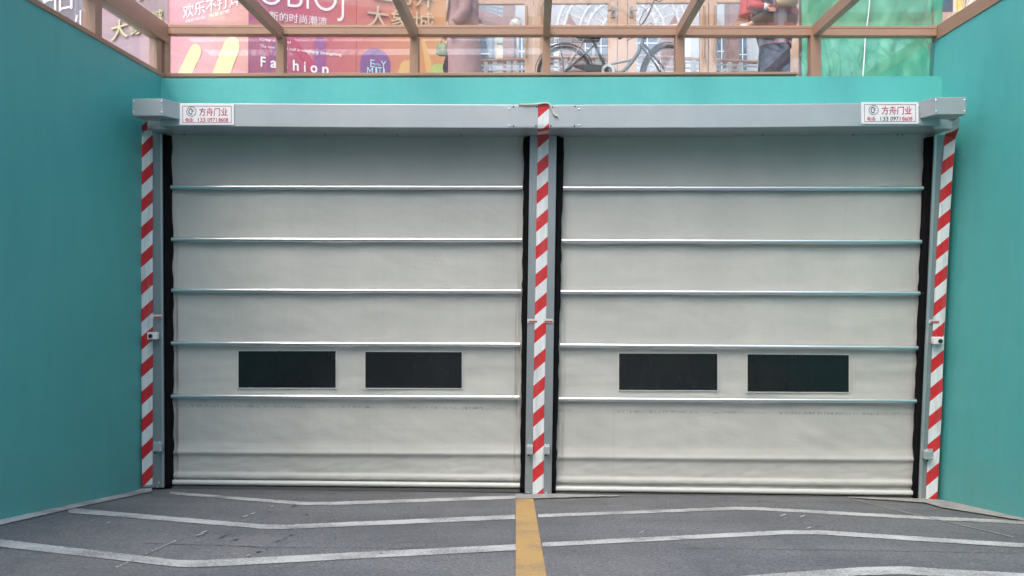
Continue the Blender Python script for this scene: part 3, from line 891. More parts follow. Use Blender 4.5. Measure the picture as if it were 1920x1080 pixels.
# hazard tape
def tape(label, paths, name='hazard_tape', wav=0.004, phase=0.0):
    # paths: list of (left point, right point) from top to bottom
    mb = MB(); s = 0.0
    rows = []
    for (l0, r0), (l1, r1) in zip(paths[:-1], paths[1:]):
        L = ((Vector(l1) + Vector(r1)) * 0.5 - (Vector(l0) + Vector(r0)) * 0.5).length
        n = max(1, int(L / 0.04))
        for i in range(n):
            f = i / n
            rows.append((Vector(l0).lerp(Vector(l1), f), Vector(r0).lerp(Vector(r1), f), s + L * f))
        s += L
    rows.append((Vector(paths[-1][0]), Vector(paths[-1][1]), s))
    nu = 6
    o = 0
    for j, (l, r, d) in enumerate(rows):
        for i in range(nu + 1):
            u = i / nu
            p = l.lerp(r, u)
            wd = (r - l).length
            q = noise.noise(Vector((u * 2.2, d * 3.0, wav * 900))) * wav
            p = p + Vector((0.4 * q * (1 if u in (0, 1) else 0), -abs(q) - 0.001, 0))
            mb.v.append(tuple(p)); mb.uv[len(mb.v) - 1] = (u * wd, phase - d)
    for j in range(len(rows) - 1):
        for i in range(nu):
            a = j * (nu + 1) + i
            mb.f.append((a, a + nu + 1, a + nu + 2, a + 1)); mb.m.append(0)
    return tag(mb.build(name, TAPE, smooth=True, angle=60), label, 'tape', 'red and white hazard tape strips')
hb = at(1019, 240, HY); ztape = hb.z
ct = tape('red and white hazard tape running down the centre post from the casing', [
    (at(1008.5, 195, HY - 0.006), at(1029.5, 195, HY - 0.006)), (at(1008.5, 239.8, HY - 0.006), at(1029.5, 239.8, HY - 0.006)),
    (at(1008.5, 240.6, HY - 0.003), at(1029.5, 240.6, HY - 0.003)), (at(1008.5, 253.6, PY - 0.012), at(1029, 253.6, PY - 0.012)),
    (at(1008.3, 255, PY - 0.006), at(1028.8, 255, PY - 0.006)), (at(1004.5, 500, PY - 0.006), at(1026, 500, PY - 0.006)),
    (at(999.7, 750, PY - 0.006), at(1020.5, 750, PY - 0.006)), (at(998.8, 926.3, PY - 0.006), at(1019, 926.3, PY - 0.006))], wav=0.0035, phase=-0.147)
lt = tape('red and white hazard tape down the left corner post, twisted at its top', [
    (at(267.5, 229, 7.50), at(277, 227, 7.50)), (at(265.5, 240, 7.56), at(279, 236, 7.56)), (at(268, 249, 7.66), at(284, 245, 7.66)), (at(266, 254, PY - 0.006), at(286.5, 252, PY - 0.006)),
    (at(265, 450, PY - 0.006), at(286.5, 450, PY - 0.006)), (at(265.5, 700, PY - 0.006), at(287, 700, PY - 0.006)), (at(266.3, 911, PY - 0.006), at(286, 908.5, PY - 0.006))], wav=0.006, phase=-0.098)
rt = tape('red and white hazard tape down the right corner post, crinkled along the wall', [
    (at(1779, 220, 7.50), at(1800.5, 222, 7.50)), (at(1774, 243, 7.60), at(1797, 243, 7.60)), (at(1771.5, 254, PY - 0.006), at(1792, 258, PY - 0.006)),
    (at(1765, 320, PY - 0.006), at(1786, 320, PY - 0.006)), (at(1755, 480, PY - 0.006), at(1777, 480, PY - 0.006)),
    (at(1748, 640, PY - 0.006), at(1769.5, 640, PY - 0.006)), (at(1741, 800, PY - 0.006), at(1764, 800, PY - 0.006)), (at(1735.5, 936.5, PY - 0.006), at(1757, 936.5, PY - 0.006))], wav=0.010, phase=0.076)
# crumpled end of the left tape
mb = MB()
for k in range(7):
    a = at(268 + k * 2.2, 231 + 2 * (k % 3), 7.47); b = at(271 + k * 1.8, 247 - 2 * (k % 2), 7.55); c = at(265 + k * 2.9, 240 + (k * 5) % 7, 7.44 + 0.01 * k)
    mb.add([a, b, c], [(0, 1, 2)])
mb.build('crumpled_end', mat('tape_red', (0.45, 0.02, 0.03), 0.35), lt)

# small fittings on the posts
def sensor(x0, y0, x1, y1, cx, cy, label):
    t = thing('photo_sensor', label, 'sensor', at((x0 + x1) / 2, y1, PY - 0.06), 'white photo sensors on the posts')
    mb = MB(); mb.slab(px_rect(x0, y0, x1, y1, PY - 0.075), 0.055); hs = mb.build('housing', WHITEPL, t, bevel=0.008)
    c = at(cx, cy, PY - 0.077)
    mb = MB(); mb.tube([c, c + Vector((0, -0.010, 0))], 0.021, 16); mb.build('lens', BLACKPL, t, smooth=True)
    mb = MB(); mb.tube([c + Vector((0, -0.009, 0)), c + Vector((0, -0.0125, 0))], 0.010, 12); mb.build('glass_eye', mat('eye', (0.03, 0.03, 0.05), 0.05), t, smooth=True)
    mb = MB(); a = at(x1, (y0 + y1) / 2, PY - 0.03)
    b = at((x0 + x1) / 2, (y0 + y1) / 2, PY - 0.02)
    mb.slab([b + Vector((-0.03, 0, -0.03)), b + Vector((0.03, 0, -0.03)), b + Vector((0.03, 0, 0.03)), b + Vector((-0.03, 0, 0.03))], 0.014)
    mb.build('bracket', BLACKPL, t)
sensor(275.5, 623, 294, 636.5, 282.5, 630, 'white photo sensor with black eye on the left corner post')
sensor(1750.5, 632, 1770, 646, 1763, 639.5, 'white photo sensor with black eye on the right corner post')
def jbox(x0, y0, x1, y1, label):
    t = thing('junction_box', label, 'junction box', at((x0 + x1) / 2, y1, PY - 0.05), 'grey metal boxes low on the posts')
    mb = MB(); mb.slab(px_rect(x0, y0 + 5, x1, y1, PY - 0.075), 0.07); mb.build('housing', STEEL, t, bevel=0.006)
    mb = MB(); q = px_rect(x0 + 1, y0 + 1, x1 - 1, y0 + 5, PY - 0.02); mb.slab(q, 0.015); mb.build('mounting_tab', STEEL, t)
    screws([(x0 + 3, y0 + 2.4), (x1 - 3, y0 + 2.4)], PY - 0.022, SCREW, 'screws', t, 0.007)
    screws([(x0 + 2, y1 - 3), (x1 - 2, y1 - 3)], PY - 0.077, SCREW, 'screws', t, 0.006)
    mb = MB(); c = at(x0 + 4, y1, PY - 0.05); mb.tube([c, c - Vector((0, 0, 0.015))], 0.01, 10); mb.build('cable_gland', BLACKPL, t, smooth=True)
jbox(286.5, 827, 302, 847, 'small grey metal box low on the left corner post')
jbox(987.5, 832, 999.5, 852.5, 'small grey metal box left of the tape on the centre post')
jbox(1019.5, 832, 1031, 852.5, 'small grey metal box right of the tape on the centre post')
jbox(1735, 841, 1750.5, 862, 'small grey metal box low on the right corner post')
REDP = mat('sticker_red', (0.5, 0.03, 0.04), 0.4)
def sticker(x0, y0, x1, y1, label):
    t = thing('sticker', label, 'sticker', at((x0 + x1) / 2, y1, PY - 0.012), 'small red and white stickers on the posts')
    mb = MB(); mb.slab(px_rect(x0, y0, x1, y1, PY - 0.012), 0.003); mb.build('backing', mat('sticker_paper', (0.6, 0.6, 0.6), 0.4), t)
    m_ = (y0 + y1) / 2
    mb = MB(); mb.slab(px_rect(x0 + 2.5, m_, x1 - 1, y1 - 0.8, PY - 0.0135), 0.0012); mb.build('red_print', REDP, t)
sticker(286, 589.5, 303.5, 597, 'small red and white sticker on the left corner post')
sticker(989, 598, 1008, 605, 'small red and white sticker left of the centre tape')
sticker(1018.5, 598, 1037, 605, 'small red and white sticker right of the centre tape')
sticker(1742, 599, 1762, 606, 'small red and white sticker on the right corner post')
# cord tied over the casing
mb = MB()
pts = [at(973, 196, HY - 0.01), at(985, 196.5, HY - 0.014), at(1000, 196, HY - 0.013), at(1012, 194.5, HY - 0.018), at(1022, 193, HY - 0.02), at(1029, 194, HY - 0.016),
       at(1033, 200, HY - 0.016), at(1036, 208, HY - 0.014), at(1039, 215, HY - 0.014), at(1043, 217, HY - 0.016), at(1046, 218.5, HY - 0.014)]
mb.tube(pts, [0.007, 0.009, 0.008, 0.009, 0.008, 0.009, 0.009, 0.009, 0.010, 0.012, 0.008], 8)
tag(mb.build('cord', ROPE, smooth=True), 'cream cord tied round the top of the centre tape', 'cord')

# ------------------------------------------------------------------ plaza: printed hoardings
class Board:                                                # an upright plane through a photo column, turned by the direction given
    def __init__(self, px, Y, d):
        p = at(px, 100, Y); self.o = Vector((p.x, p.y, 0)); self.d = Vector((d[0], d[1], 0)).normalized()
        self.n = Vector((self.d.y, -self.d.x, 0))
        if self.n.y > 0: self.n = -self.n
    def hit(self, px, py):
        r = ray(px, py)
        t = (self.o - CAMLOC).dot(self.n) / r.dot(self.n)
        p = CAMLOC + r * t
        return (p - self.o).dot(self.d), p.z
    def pt(self, s, z, off=0.0):
        q = self.o + self.d * s + self.n * off
        return Vector((q.x, q.y, z))
def text_board(mb, bd, body, xl, xr, yb, yt, off=0.008, bold=0.0, mi=0, shear=0.0):   # left/right columns; bottom and top rows at the left end
    s0, z0 = bd.hit(xl, yb); _, z1 = bd.hit(xl, yt); s1, _ = bd.hit(xr, yb)
    text_on(mb, body, lambda u, v: bd.pt(lerp(s0, s1, u), lerp(z0, z1, v) + shear * u, off), bold, mi)
def solid_text(mb, thick_vec):
    pass
def poster_mat(name, stops, axis_scale, seed):
    m, t, p = new_mat(name)
    tc = t.nodes.new('ShaderNodeTexCoord'); v = tc.outputs['Generated']
    sp = t.nodes.new('ShaderNodeSeparateXYZ'); t.links.new(v, sp.inputs[0])
    c = ramp_node(t, sp.outputs[0], stops)
    n = noise_node(t, tc.outputs['Object'], 6 + seed, 4)
    c = mix_col(t, math_node(t, 'MULTIPLY', n, 0.12), c, (0.85, 0.7, 0.68))
    t.links.new(c, p.inputs['Base Color']); p.inputs['Roughness'].default_value = 0.45
    return m
ZTOP = PLAZA + 3.3
B1 = Board(466, 8.95, (1, 0.40))                            # right-hand board, running back to the shop front
B0 = Board(466, 8.95, (-1, 0.42))                           # left-hand board, running back to the left
def panel(bd, s0, s1, z0, z1, m, name, parent, thick=0.05, off=0.0):
    mb = MB()
    q = [bd.pt(s0, z0, off), bd.pt(s1, z0, off), bd.pt(s1, z1, off), bd.pt(s0, z1, off)]
    if s1 < s0: q = [q[1], q[0], q[3], q[2]]
    mb.slab(q, -bd.n * thick)
    return mb.build(name, m, parent)
WHITEINK = mat('white_ink', (0.85, 0.84, 0.84), 0.5)
GOLD = mat('pale_gold_letters', (0.62, 0.51, 0.33), 0.45)
YEL = mat('yellow_print', (0.74, 0.66, 0.34), 0.5)
PURP = mat('purple_print', (0.22, 0.09, 0.25), 0.5)
def capsule(mb, bd, p0, p1, rpx, off):                      # slanted rounded bar between two photo points
    s0, z0 = bd.hit(*p0); s1, z1 = bd.hit(*p1)
    sr = abs(bd.hit(p0[0] + rpx, p0[1])[0] - s0)
    d = Vector((s1 - s0, z1 - z0)); d.normalize(); nrm = Vector((-d.y, d.x))
    pts = []
    for k in range(13):
        a = math.pi * k / 12
        q = Vector((s1, z1)) + nrm * sr * math.cos(a) + d * sr * math.sin(a); pts.append(bd.pt(q.x, q.y, off))
    for k in range(13):
        a = math.pi * k / 12
        q = Vector((s0, z0)) - nrm * sr * math.cos(a) - d * sr * math.sin(a); pts.append(bd.pt(q.x, q.y, off))
    mb.poly(pts)
sA = B0.hit(315, 90)[0]; sD = B0.hit(166, 30)[0]; sC = B1.hit(837, 90)[0]; sM = B1.hit(668, 90)[0]
pa = thing('poster_board', 'pale pink poster board with slanted white characters and yellow bars', 'poster board', B0.pt(sA / 2, PLAZA))
panel(B0, 0.004, sA - 0.004, PLAZA, ZTOP, poster_mat('pink_print', [(0.0, (0.56, 0.25, 0.29)), (0.5, (0.60, 0.31, 0.33)), (1.0, (0.56, 0.26, 0.22))], 1, 1), 'board', pa)
mb = MB(); capsule(mb, B0, (339, 155), (366, 99), 11.5, 0.006); capsule(mb, B0, (405, 165), (434, 90), 15.5, 0.006)
mb.build('yellow_bars', YEL, pa)
mb = MB()
text_board(mb, B0, '欢乐不打烊', 344, 452, 36, 11, 0.010, 0.006, shear=0.03)
text_board(mb, B0, '精彩现场,  限量加推', 349, 431, 45, 38, 0.010, 0.004, shear=0.03)
mb.build('lettering', WHITEINK, pa)
mb = MB()
for (xa, ya, xb, yb, wd) in [(320, 95, 465, 135, 9), (330, 118, 420, 142, 12)]:
    a, b, c, d = B0.hit(xa, ya), B0.hit(xb, yb), B0.hit(xb, yb + wd), B0.hit(xa, ya + wd)
    mb.poly([B0.pt(*p, 0.003) for p in (d, c, b, a)])
mb.build('print_band', mat('rose_print', (0.62, 0.32, 0.34), 0.5), pa)
pb = thing('poster_board', 'crimson poster board with big white letters and small english lines', 'poster board', B1.pt(sM / 2, PLAZA))
CRIM = poster_mat('crimson_print', [(0.0, (0.33, 0.065, 0.16)), (0.45, (0.43, 0.065, 0.13)), (1.0, (0.50, 0.11, 0.095))], 1, 2)
panel(B1, 0.004, sM - 0.002, PLAZA, ZTOP, CRIM, 'board', pb)
mb = MB()
capsule(mb, B1, (598, 175), (600, 80), 11, 0.004)
a = [B1.hit(*p) for p in ((497, 140), (505, 140), (525, 78), (512, 78))]
mb.poly([B1.pt(*p, 0.004) for p in a])
mb.build('purple_shapes', mat('violet_print', (0.30, 0.09, 0.24), 0.5), pb)
mb = MB()
a = [B1.hit(*p) for p in ((540, 74), (556, 74), (610, 145), (585, 145))]
mb.poly([B1.pt(*p, 0.003) for p in a])
mb.build('print_band', mat('deep_crimson', (0.46, 0.06, 0.12), 0.5), pb)
mb = MB()
text_board(mb, B1, 'OBIOJ', 484, 645, 25, -46, 0.010, -0.012, shear=0.02)
text_board(mb, B1, '最新的时尚潮流', 486, 613, 36, 19, 0.010, 0.004, shear=0.01)
text_board(mb, B1, 'City central', 487, 545, 77, 71, 0.008, 0.0)
text_board(mb, B1, 'The new central mall in wangfujing daxiangcheng', 487, 640, 91, 83, 0.008, 0.0)
for ch, x0_, x1_, h in (('F', 488.5, 498, 19), ('a', 507, 519, 14), ('s', 530, 539, 14), ('h', 549, 560, 20), ('i', 570, 573, 19), ('o', 582, 595, 14), ('n', 604, 616, 14)):
    yb = 125 + (x0_ - 488) * 0.119
    text_board(mb, B1, ch, x0_, x1_, yb, yb - h, 0.008, 0.022)
mb.build('lettering', WHITEINK, pb)
pc = thing('poster_board', 'coral to orange poster board with raised pale gold characters', 'poster board', B1.pt((sM + sC) / 2, PLAZA))
panel(B1, sM + 0.002, sC, PLAZA, ZTOP, poster_mat('coral_print', [(0.0, (0.50, 0.11, 0.095)), (0.45, (0.55, 0.19, 0.10)), (1.0, (0.60, 0.30, 0.10))], 1, 3), 'board', pc)
mb = MB(); capsule(mb, B1, (703, 190), (704, 119), 28, 0.004); mb.build('purple_dome', PURP, pc)
mb = MB(); capsule(mb, B1, (744, 190), (765, 128), 15, 0.004)
a = [B1.hit(*p) for p in ((790, 75), (797, 75), (816, 145), (800, 145))]
mb.poly([B1.pt(*p, 0.004) for p in a])
mb.build('orange_shapes', mat('light_orange_print', (0.68, 0.42, 0.17), 0.5), pc)
mb = MB(); capsule(mb, B1, (822, 190), (822, 136), 16, 0.005); mb.build('green_dome', mat('lime_print', (0.45, 0.55, 0.20), 0.5), pc)
CYAN = mat('cyan_letters', (0.42, 0.72, 0.74), 0.5)
mb = MB()
for ch, x0_, x1_, yb, yt in (('E', 694, 702, 126, 112), ('Y', 713.5, 724, 128.5, 114), ('M', 688, 699, 141, 126), ('I', 703.5, 707, 139, 126), ('T', 708, 716, 140, 126), ('I', 718, 721, 143, 129)):
    text_board(mb, B1, ch, x0_, x1_, yb, yt, 0.012, 0.0)
text_board(mb, B1, 'CENTRAL', 699, 714, 122.5, 118.5, 0.013, 0.0)
mb.build('logo_lettering', CYAN, pc)
mb = MB()
def raised(mb, bd, body, xl, xr, yb, yt, depth=0.05, bold=0.01, shear=0.0):
    for k in range(5):
        text_board(mb, bd, body, xl, xr, yb, yt, 0.010 + depth * k / 4, bold, shear=shear)
raised(mb, B1, '大象城', 688, 813, 51, 10, 0.02, 0.0)
raised(mb, B1, '王府井', 700, 812, 2, -40, 0.02, 0.0)
mb.build('raised_lettering', GOLD, pc)
pd = thing('poster_board', 'mauve grey board with pale yellow characters behind the left side glass', 'poster board', B0.pt((sA + sD) / 2, PLAZA))
panel(B0, sA + 0.004, sD - 0.004, PLAZA, ZTOP, mat('mauve_print', (0.36, 0.27, 0.29), 0.5, var=0.1, vscale=2), 'board', pd)
mb = MB()
raised(mb, B0, '大象', 211, 278, 79, 42, 0.015, 0.0, shear=0.04)
raised(mb, B0, '城', 286, 308, 42, 22, 0.015, 0.0)
raised(mb, B0, '王府井', 212, 306, 22, -22, 0.015, 0.0, shear=0.1)
mb.build('raised_lettering', mat('pale_yellow_letters', (0.62, 0.60, 0.36), 0.5), pd)
pe = thing('poster_board', 'dark slate board with thick white strokes at the far left', 'poster board', B0.pt(sD + 1.2, PLAZA))
panel(B0, sD + 0.004, sD + 2.6, PLAZA, ZTOP, mat('slate_print', (0.14, 0.16, 0.19), 0.5, var=0.1), 'board', pe)
mb = MB()
text_board(mb, B0, '门口', 80, 137, 30, 0, 0.01, 0.02)
text_board(mb, B0, '小', 140, 164, 52, 22, 0.01, 0.02)
text_board(mb, B0, '欢乐', 84, 116, 6, -10, 0.01, 0.006)
mb.build('lettering', WHITEINK, pe)

# ------------------------------------------------------------------ shop front with tan door frames
SY = 9.95
SHOPTAN = mat('shop_tan_paint', (0.50, 0.335, 0.24), 0.5, var=0.06, vscale=3)
front = thing('glazed_shopfront', 'tan framed shop front with tall glass doors behind the bicycle', 'shop front', at(1170, 140, SY))
front.location.z = PLAZA
def up(x0, x1, Y=SY, z0=PLAZA, z1=PLAZA + 3.0, d=0.08, m=SHOPTAN, name='stile', parent=None):
    a, b = at(x0, 60, Y).x, at(x1, 60, Y).x
    mb = MB(); mb.box(a, b, Y, Y + d, z0, z1)
    return mb.build(name, m, parent or front, bevel=0.004)
gl_top = at(1090, 6, SY).z
stiles = [(840, 846), (984, 1000), (1001.5, 1017), (1140, 1157), (1158.5, 1176), (1177.5, 1193), (1313, 1328), (1329.5, 1344), (1478, 1498)]
for a, b in stiles: up(a, b, d=0.07)
up(1498.5, 1504, d=0.12, m=mat('dark_jamb', (0.10, 0.075, 0.065), 0.5), name='jamb')
xa, xb = at(840, 60, SY).x, at(1504, 60, SY).x
mb = MB(); mb.box(xa, xb, SY + 0.01, SY + 0.06, gl_top, gl_top + 0.20); mb.build('top_rail', SHOPTAN, front, bevel=0.004)
mb = MB(); mb.box(xa, xb, SY - 0.02, SY + 0.10, gl_top + 0.2, gl_top + 0.55); mb.build('fascia', SHOPTAN, front, bevel=0.004)
mb = MB(); mb.box(xa, xb, SY + 0.01, SY + 0.06, PLAZA, PLAZA + 0.12); mb.build('bottom_rail', SHOPTAN, front)
for a, b in ((846, 984), (1017, 1140), (1193, 1313), (1344, 1478)):
    x0_, x1_ = at(a, 60, SY).x, at(b, 60, SY).x
    mb = MB(); mb.box(x0_, x1_, SY + 0.03, SY + 0.038, PLAZA + 0.1, gl_top); mb.build('glass_pane', SHOPG, front)
BRASS = mat('dull_brass', (0.35, 0.22, 0.12), 0.35, 0.6)
for x in (987, 1016, 1320, 1341):
    p = at(x, 60, SY - 0.06)
    mb = MB()
    z0_, z1_ = at(x, 72, SY - 0.06).z - 0.25, at(x, 11, SY - 0.06).z
    mb.tube([(p.x, p.y, z0_), (p.x, p.y, z1_)], 0.017, 10)
    for zz in (z0_ + 0.1, at(x, 45, SY).z): mb.tube([(p.x, p.y, zz), (p.x, SY, zz)], 0.012, 8)
    mb.build('pull_handle', BRASS, front, smooth=True)
for x in (1150, 1184, 1481):
    c = at(x, 22, SY - 0.02)
    mb = MB(); mb.box(c.x - 0.022, c.x + 0.022, c.y, c.y + 0.019, c.z - 0.07, c.z + 0.07)
    mb.tube([(c.x, c.y, c.z), (c.x, c.y - 0.05, c.z), (c.x + (0.07 if x == 1184 else -0.07), c.y - 0.05, c.z)], 0.012, 8)
    mb.build('latch', mat('latch_steel', (0.22, 0.21, 0.22), 0.35, 0.8), front)

# built behind the shop glass in place of the reflections it shows
def steel_white(n='white_metal'): return mat(n, (0.80, 0.80, 0.80), 0.45)
WM = steel_white()
mbp = MB()
RY = 10.75
rail = thing('railing', 'white bar railing with orange handrail, standing in for a shop glass reflection', 'railing', at(930, 140, RY), 'railings in place of shop glass reflections')
rail.location.z = PLAZA
def railing(t, x0, x1, ytop, slope, posts):
    mb = MB()
    a, b = at(x0, ytop, RY), at(x1, ytop + slope, RY)
    mb.tube([a, b], 0.028, 10); mb.build('handrail', mat('orange_handrail', (0.62, 0.30, 0.18), 0.5), t, smooth=True)
    mb = MB()
    for k in range(13):
        dz = -0.06 - k * 0.07
        mb.tube([a + Vector((0, 0, dz)), b + Vector((0, 0, dz))], 0.012, 6)
    mb.build('bars', WM, t, smooth=True)
    for x in posts:
        f = (x - x0) / (x1 - x0); p = a.lerp(b, f)
        mb = MB(); mb.box(p.x - 0.03, p.x + 0.03, RY - 0.03, RY + 0.03, PLAZA, p.z - 0.02); mb.build('baluster', WM, t)
railing(rail, 850, 985, 117, -5, [870, 911, 928, 954, 966])
rail2 = thing('railing', 'white bar railing right of the bicycle, standing in for a shop glass reflection', 'railing', at(1320, 140, RY), 'railings in place of shop glass reflections')
rail2.location.z = PLAZA
railing(rail2, 1190, 1420, 105, 12, [1215, 1300, 1368, 1388])
rail3 = thing('railing', 'white bar railing seen through the bicycle frame, standing in for a shop glass reflection', 'railing', at(1080, 140, RY), 'railings in place of shop glass reflections')
rail3.location.z = PLAZA
railing(rail3, 1018, 1140, 108, 2, [1060, 1120])

BRICK = mat('brown_brick', (0.25, 0.10, 0.075), 0.8, var=0.25, vscale=14, bump=0.3, bscale=60)
AY = 12.6
wallp = mat('pale_render', (0.46, 0.47, 0.49), 0.8, var=0.1)
shop = thing('reflected_building', 'pale building with dark windows, standing in for the shop glass reflection', 'building', (0.6, 15.0, PLAZA))  # stands in for the windows reflected in the shop glass
mb = MB(); mb.box(at(835, 60, 15).x, at(1530, 60, 15).x, 15.0, 15.4, PLAZA, PLAZA + 5.0); mb.build('wall', wallp, shop)
DKGL = mat('dark_blue_glazing', (0.035, 0.07, 0.11), 0.15, var=0.3, vscale=5)
for (x0_, x1_, y0_, y1_) in [(880, 917, 68, 150), (921, 926, 60, 150), (946, 957, 70, 150), (973, 984, 60, 150), (1030, 1050, 60, 118), (1085, 1110, 70, 120), (1115, 1139, 60, 125),
                             (1196, 1232, 60, 112), (1250, 1280, 60, 105), (1345, 1362, 60, 150), (1385, 1400, 70, 150)]:
    mb = MB(); mb.slab(px_rect(x0_, y0_, x1_, y1_, 14.95), 0.06); wdo = mb.build('window', DKGL, shop)
    if x1_ - x0_ > 10:
        mb = MB(); xm = (x0_ + x1_) / 2
        mb.slab(px_rect(xm - 0.8, y0_, xm + 0.8, y1_, 14.93), 0.03); ym = (y0_ * 0.6 + y1_ * 0.4)
        mb.slab(px_rect(x0_, ym - 0.8, x1_, ym + 0.8, 14.935), 0.03)
        mb.build('glazing_bar', WM, wdo)
mb = MB(); mb.slab(px_rect(962, 80, 969, 112, 14.9), 0.05); mb.build('red_banner', mat('banner_red', (0.55, 0.16, 0.13), 0.6), shop)
for (x0_, y0_, x1_, y1_, c) in [(929, 85, 944, 112, (0.55, 0.45, 0.3)), (1052, 78, 1080, 100, (0.5, 0.55, 0.6)), (1236, 70, 1248, 100, (0.55, 0.35, 0.3)), (930, 73, 943, 80, (0.3, 0.35, 0.2))]:
    mb = MB(); mb.slab(px_rect(x0_, y0_, x1_, y1_, 14.94), 0.04); mb.build('shop_display', mat('display', c, 0.6, var=0.5, vscale=20), shop)
def gable(label, pillar, beam, win):  # brown building that the shop glass reflects, built behind it instead
    t = thing('brick_gable', label, 'brick wall', at(pillar[0], 140, AY)); t.location.z = PLAZA
    mb = MB(); a, b = at(pillar[0], 60, AY).x, at(pillar[1], 60, AY).x
    mb.box(a, b, AY, AY + 0.35, PLAZA, PLAZA + 4.2); mb.build('pillar', BRICK, t)
    mb = MB(); mb.slab([at(*p, AY + 0.03) for p in beam], 0.25); mb.build('sloping_beam', BRICK, t)
    mb = MB(); mb.slab([at(*p, AY + 0.12) for p in win], 0.05); wn = mb.build('window', mat('pale_blue_glass', (0.45, 0.62, 0.72), 0.2, var=0.2, vscale=6), t)
    mb = MB()
    (blx, bly), (brx, bry), (trx, try_), (tlx, tly) = win
    for k in range(1, 6):
        f = k / 6
        mb.tube([at(lerp(blx, brx, f), lerp(bly, bry, f), AY + 0.10), at(lerp(tlx, trx, f), lerp(tly, try_, f), AY + 0.10)], 0.010, 6)
    for k in range(1, 5):
        f = k / 5
        mb.tube([at(lerp(blx, tlx, f), lerp(bly, tly, f), AY + 0.10), at(lerp(brx, trx, f), lerp(bry, try_, f), AY + 0.10)], 0.010, 6)
    mb.build('glazing_bar', mat('grey_bar', (0.3, 0.33, 0.36), 0.5), wn)
gable('brown brick pillar and sloping beam with gridded window, stand-in reflection right of the coat', (943, 965), [(884, 30), (948, 50), (948, 35), (884, 10)], [(884, 9), (943, 33), (943, -8), (884, -8)])
gable('brown brick wall with white framed window, stand-in reflection left of the red sleeve', (1368, 1386), [(1368, 52), (1440, 42), (1440, 24), (1368, 38)], [(1386, 35), (1420, 24), (1420, -6), (1388, -6)])
# fan of white roof trusses, imitating a reflection in the shop glass
TY = 11.7
truss = thing('arch_truss', 'white fan shaped arch truss, standing in for a shop glass reflection', 'truss', at(1166, 140, TY)); truss.location.z = PLAZA
c0 = at(1166, 66, TY)
kpx = TY / FPX
for rp in (122, 108, 80, 66, 40):
    mb = MB()
    mb.tube([c0 + Vector((rp * kpx * math.cos(math.pi * k / 40), 0, rp * kpx * math.sin(math.pi * k / 40))) for k in range(41)], 0.020, 6)
    mb.build('arch', WM, truss, smooth=True)
for k in range(1, 16):
    a = math.pi * k / 16
    mb = MB(); mb.tube([c0 + Vector((r_ * kpx * math.cos(a), 0.02, r_ * kpx * math.sin(a))) for r_ in (40, 122)], 0.012, 6)
    mb.build('spoke', WM, truss, smooth=True)
mb = MB()
for k in range(32):
    a0, a1 = math.pi * k / 32, math.pi * (k + 1) / 32
    for (ra, rb) in (((122, 108) if k % 2 else (108, 122)), ((80, 66) if k % 2 else (66, 80))):
        mb.tube([c0 + Vector((ra * kpx * math.cos(a0), 0.02, ra * kpx * math.sin(a0))), c0 + Vector((rb * kpx * math.cos(a1), 0.02, rb * kpx * math.sin(a1)))], 0.009, 5)
mb.build('lattice', WM, truss)
mb = MB()
for sx in (-1, 1):
    x_ = c0.x + sx * 122 * kpx
    mb.box(x_ - 0.04, x_ + 0.04, TY - 0.04, TY + 0.04, PLAZA, c0.z)
mb.build('truss_leg', WM, truss)
# brown roof slopes behind the truss, part of the imitated reflection
for lab, tri in (('brown brick gable end, stand-in reflection behind the left half of the white arch', [(1052, 70), (1096, 70), (1064, 22)]), ('brown brick gable end, stand-in reflection behind the right half of the white arch', [(1240, 70), (1290, 70), (1268, 24)])):
    pts = [at(*p, 14.0) for p in tri]
    base = [Vector((pts[0].x, 14.0, PLAZA)), Vector((pts[1].x, 14.0, PLAZA))]
    mb = MB(); mb.prism([base[0], base[1], pts[1], pts[2], pts[0]], (0, 0.3, 0))
    tag(mb.build('gable_end', BRICK), lab, 'brick wall')
lamp = thing('globe_lantern', 'round white globe lantern with curled wires by the brown pillar', 'lantern', at(966, 140, 11.4)); lamp.location.z = PLAZA
c = at(966, 46, 11.4)
mb = MB(); mb.ball(c, 0.085, seg=16, rings=12); mb.build('globe', mat('lantern_glass', (0.85, 0.80, 0.68), 0.3), lamp, smooth=True)
mb = MB(); mb.tube([(c.x, c.y, PLAZA), (c.x, c.y, c.z - 0.07)], 0.02, 10); mb.build('post', BLACKPL, lamp, smooth=True)
mb = MB()
for k in range(5):
    a = k * 1.25
    mb.tube([c + Vector((0.09 * math.cos(a + q * 0.6) * math.sin(0.3 + q * 0.5) * 1.2, 0.09 * math.sin(a + q * 0.6) * math.sin(0.3 + q * 0.5) * 1.2, 0.11 * math.cos(0.3 + q * 0.5) + 0.01 * q)) for q in range(6)], 0.005, 5)
mb.build('wire_cage', mat('dark_wire', (0.12, 0.10, 0.08), 0.5), lamp)

# ------------------------------------------------------------------ green netting, cord, far building
m, t, p = new_mat('green_netting')
tc = t.nodes.new('ShaderNodeTexCoord')
n = noise_node(t, mapped(t, tc.outputs['Object'], (2.0, 1, 0.7)), 1.5, 4)
c = ramp_node(t, n, [(0.3, (0.018, 0.25, 0.135)), (0.7, (0.06, 0.35, 0.215))])
t.links.new(c, p.inputs['Base Color']); p.inputs['Roughness'].default_value = 0.55
NET = m
NY = 9.9
mb = MB()
def netfn(u, v):
    p = at(lerp(1504, 1766, u), 60, NY)
    z = lerp(PLAZA + 2.6, PLAZA, v)
    y = NY + 0.018 * math.sin(u * 34 + 2 * math.sin(v * 3)) + 0.05 * noise.noise(Vector((u * 5, v * 4, 2))) + 0.03 * noise.noise(Vector((u * 16 + v * 9, v * 10 - u * 8, 5)))
    return (p.x, y, z)
mb.grid(netfn, 90, 50)
net = mb.build('netting_screen', NET, smooth=True, angle=180)
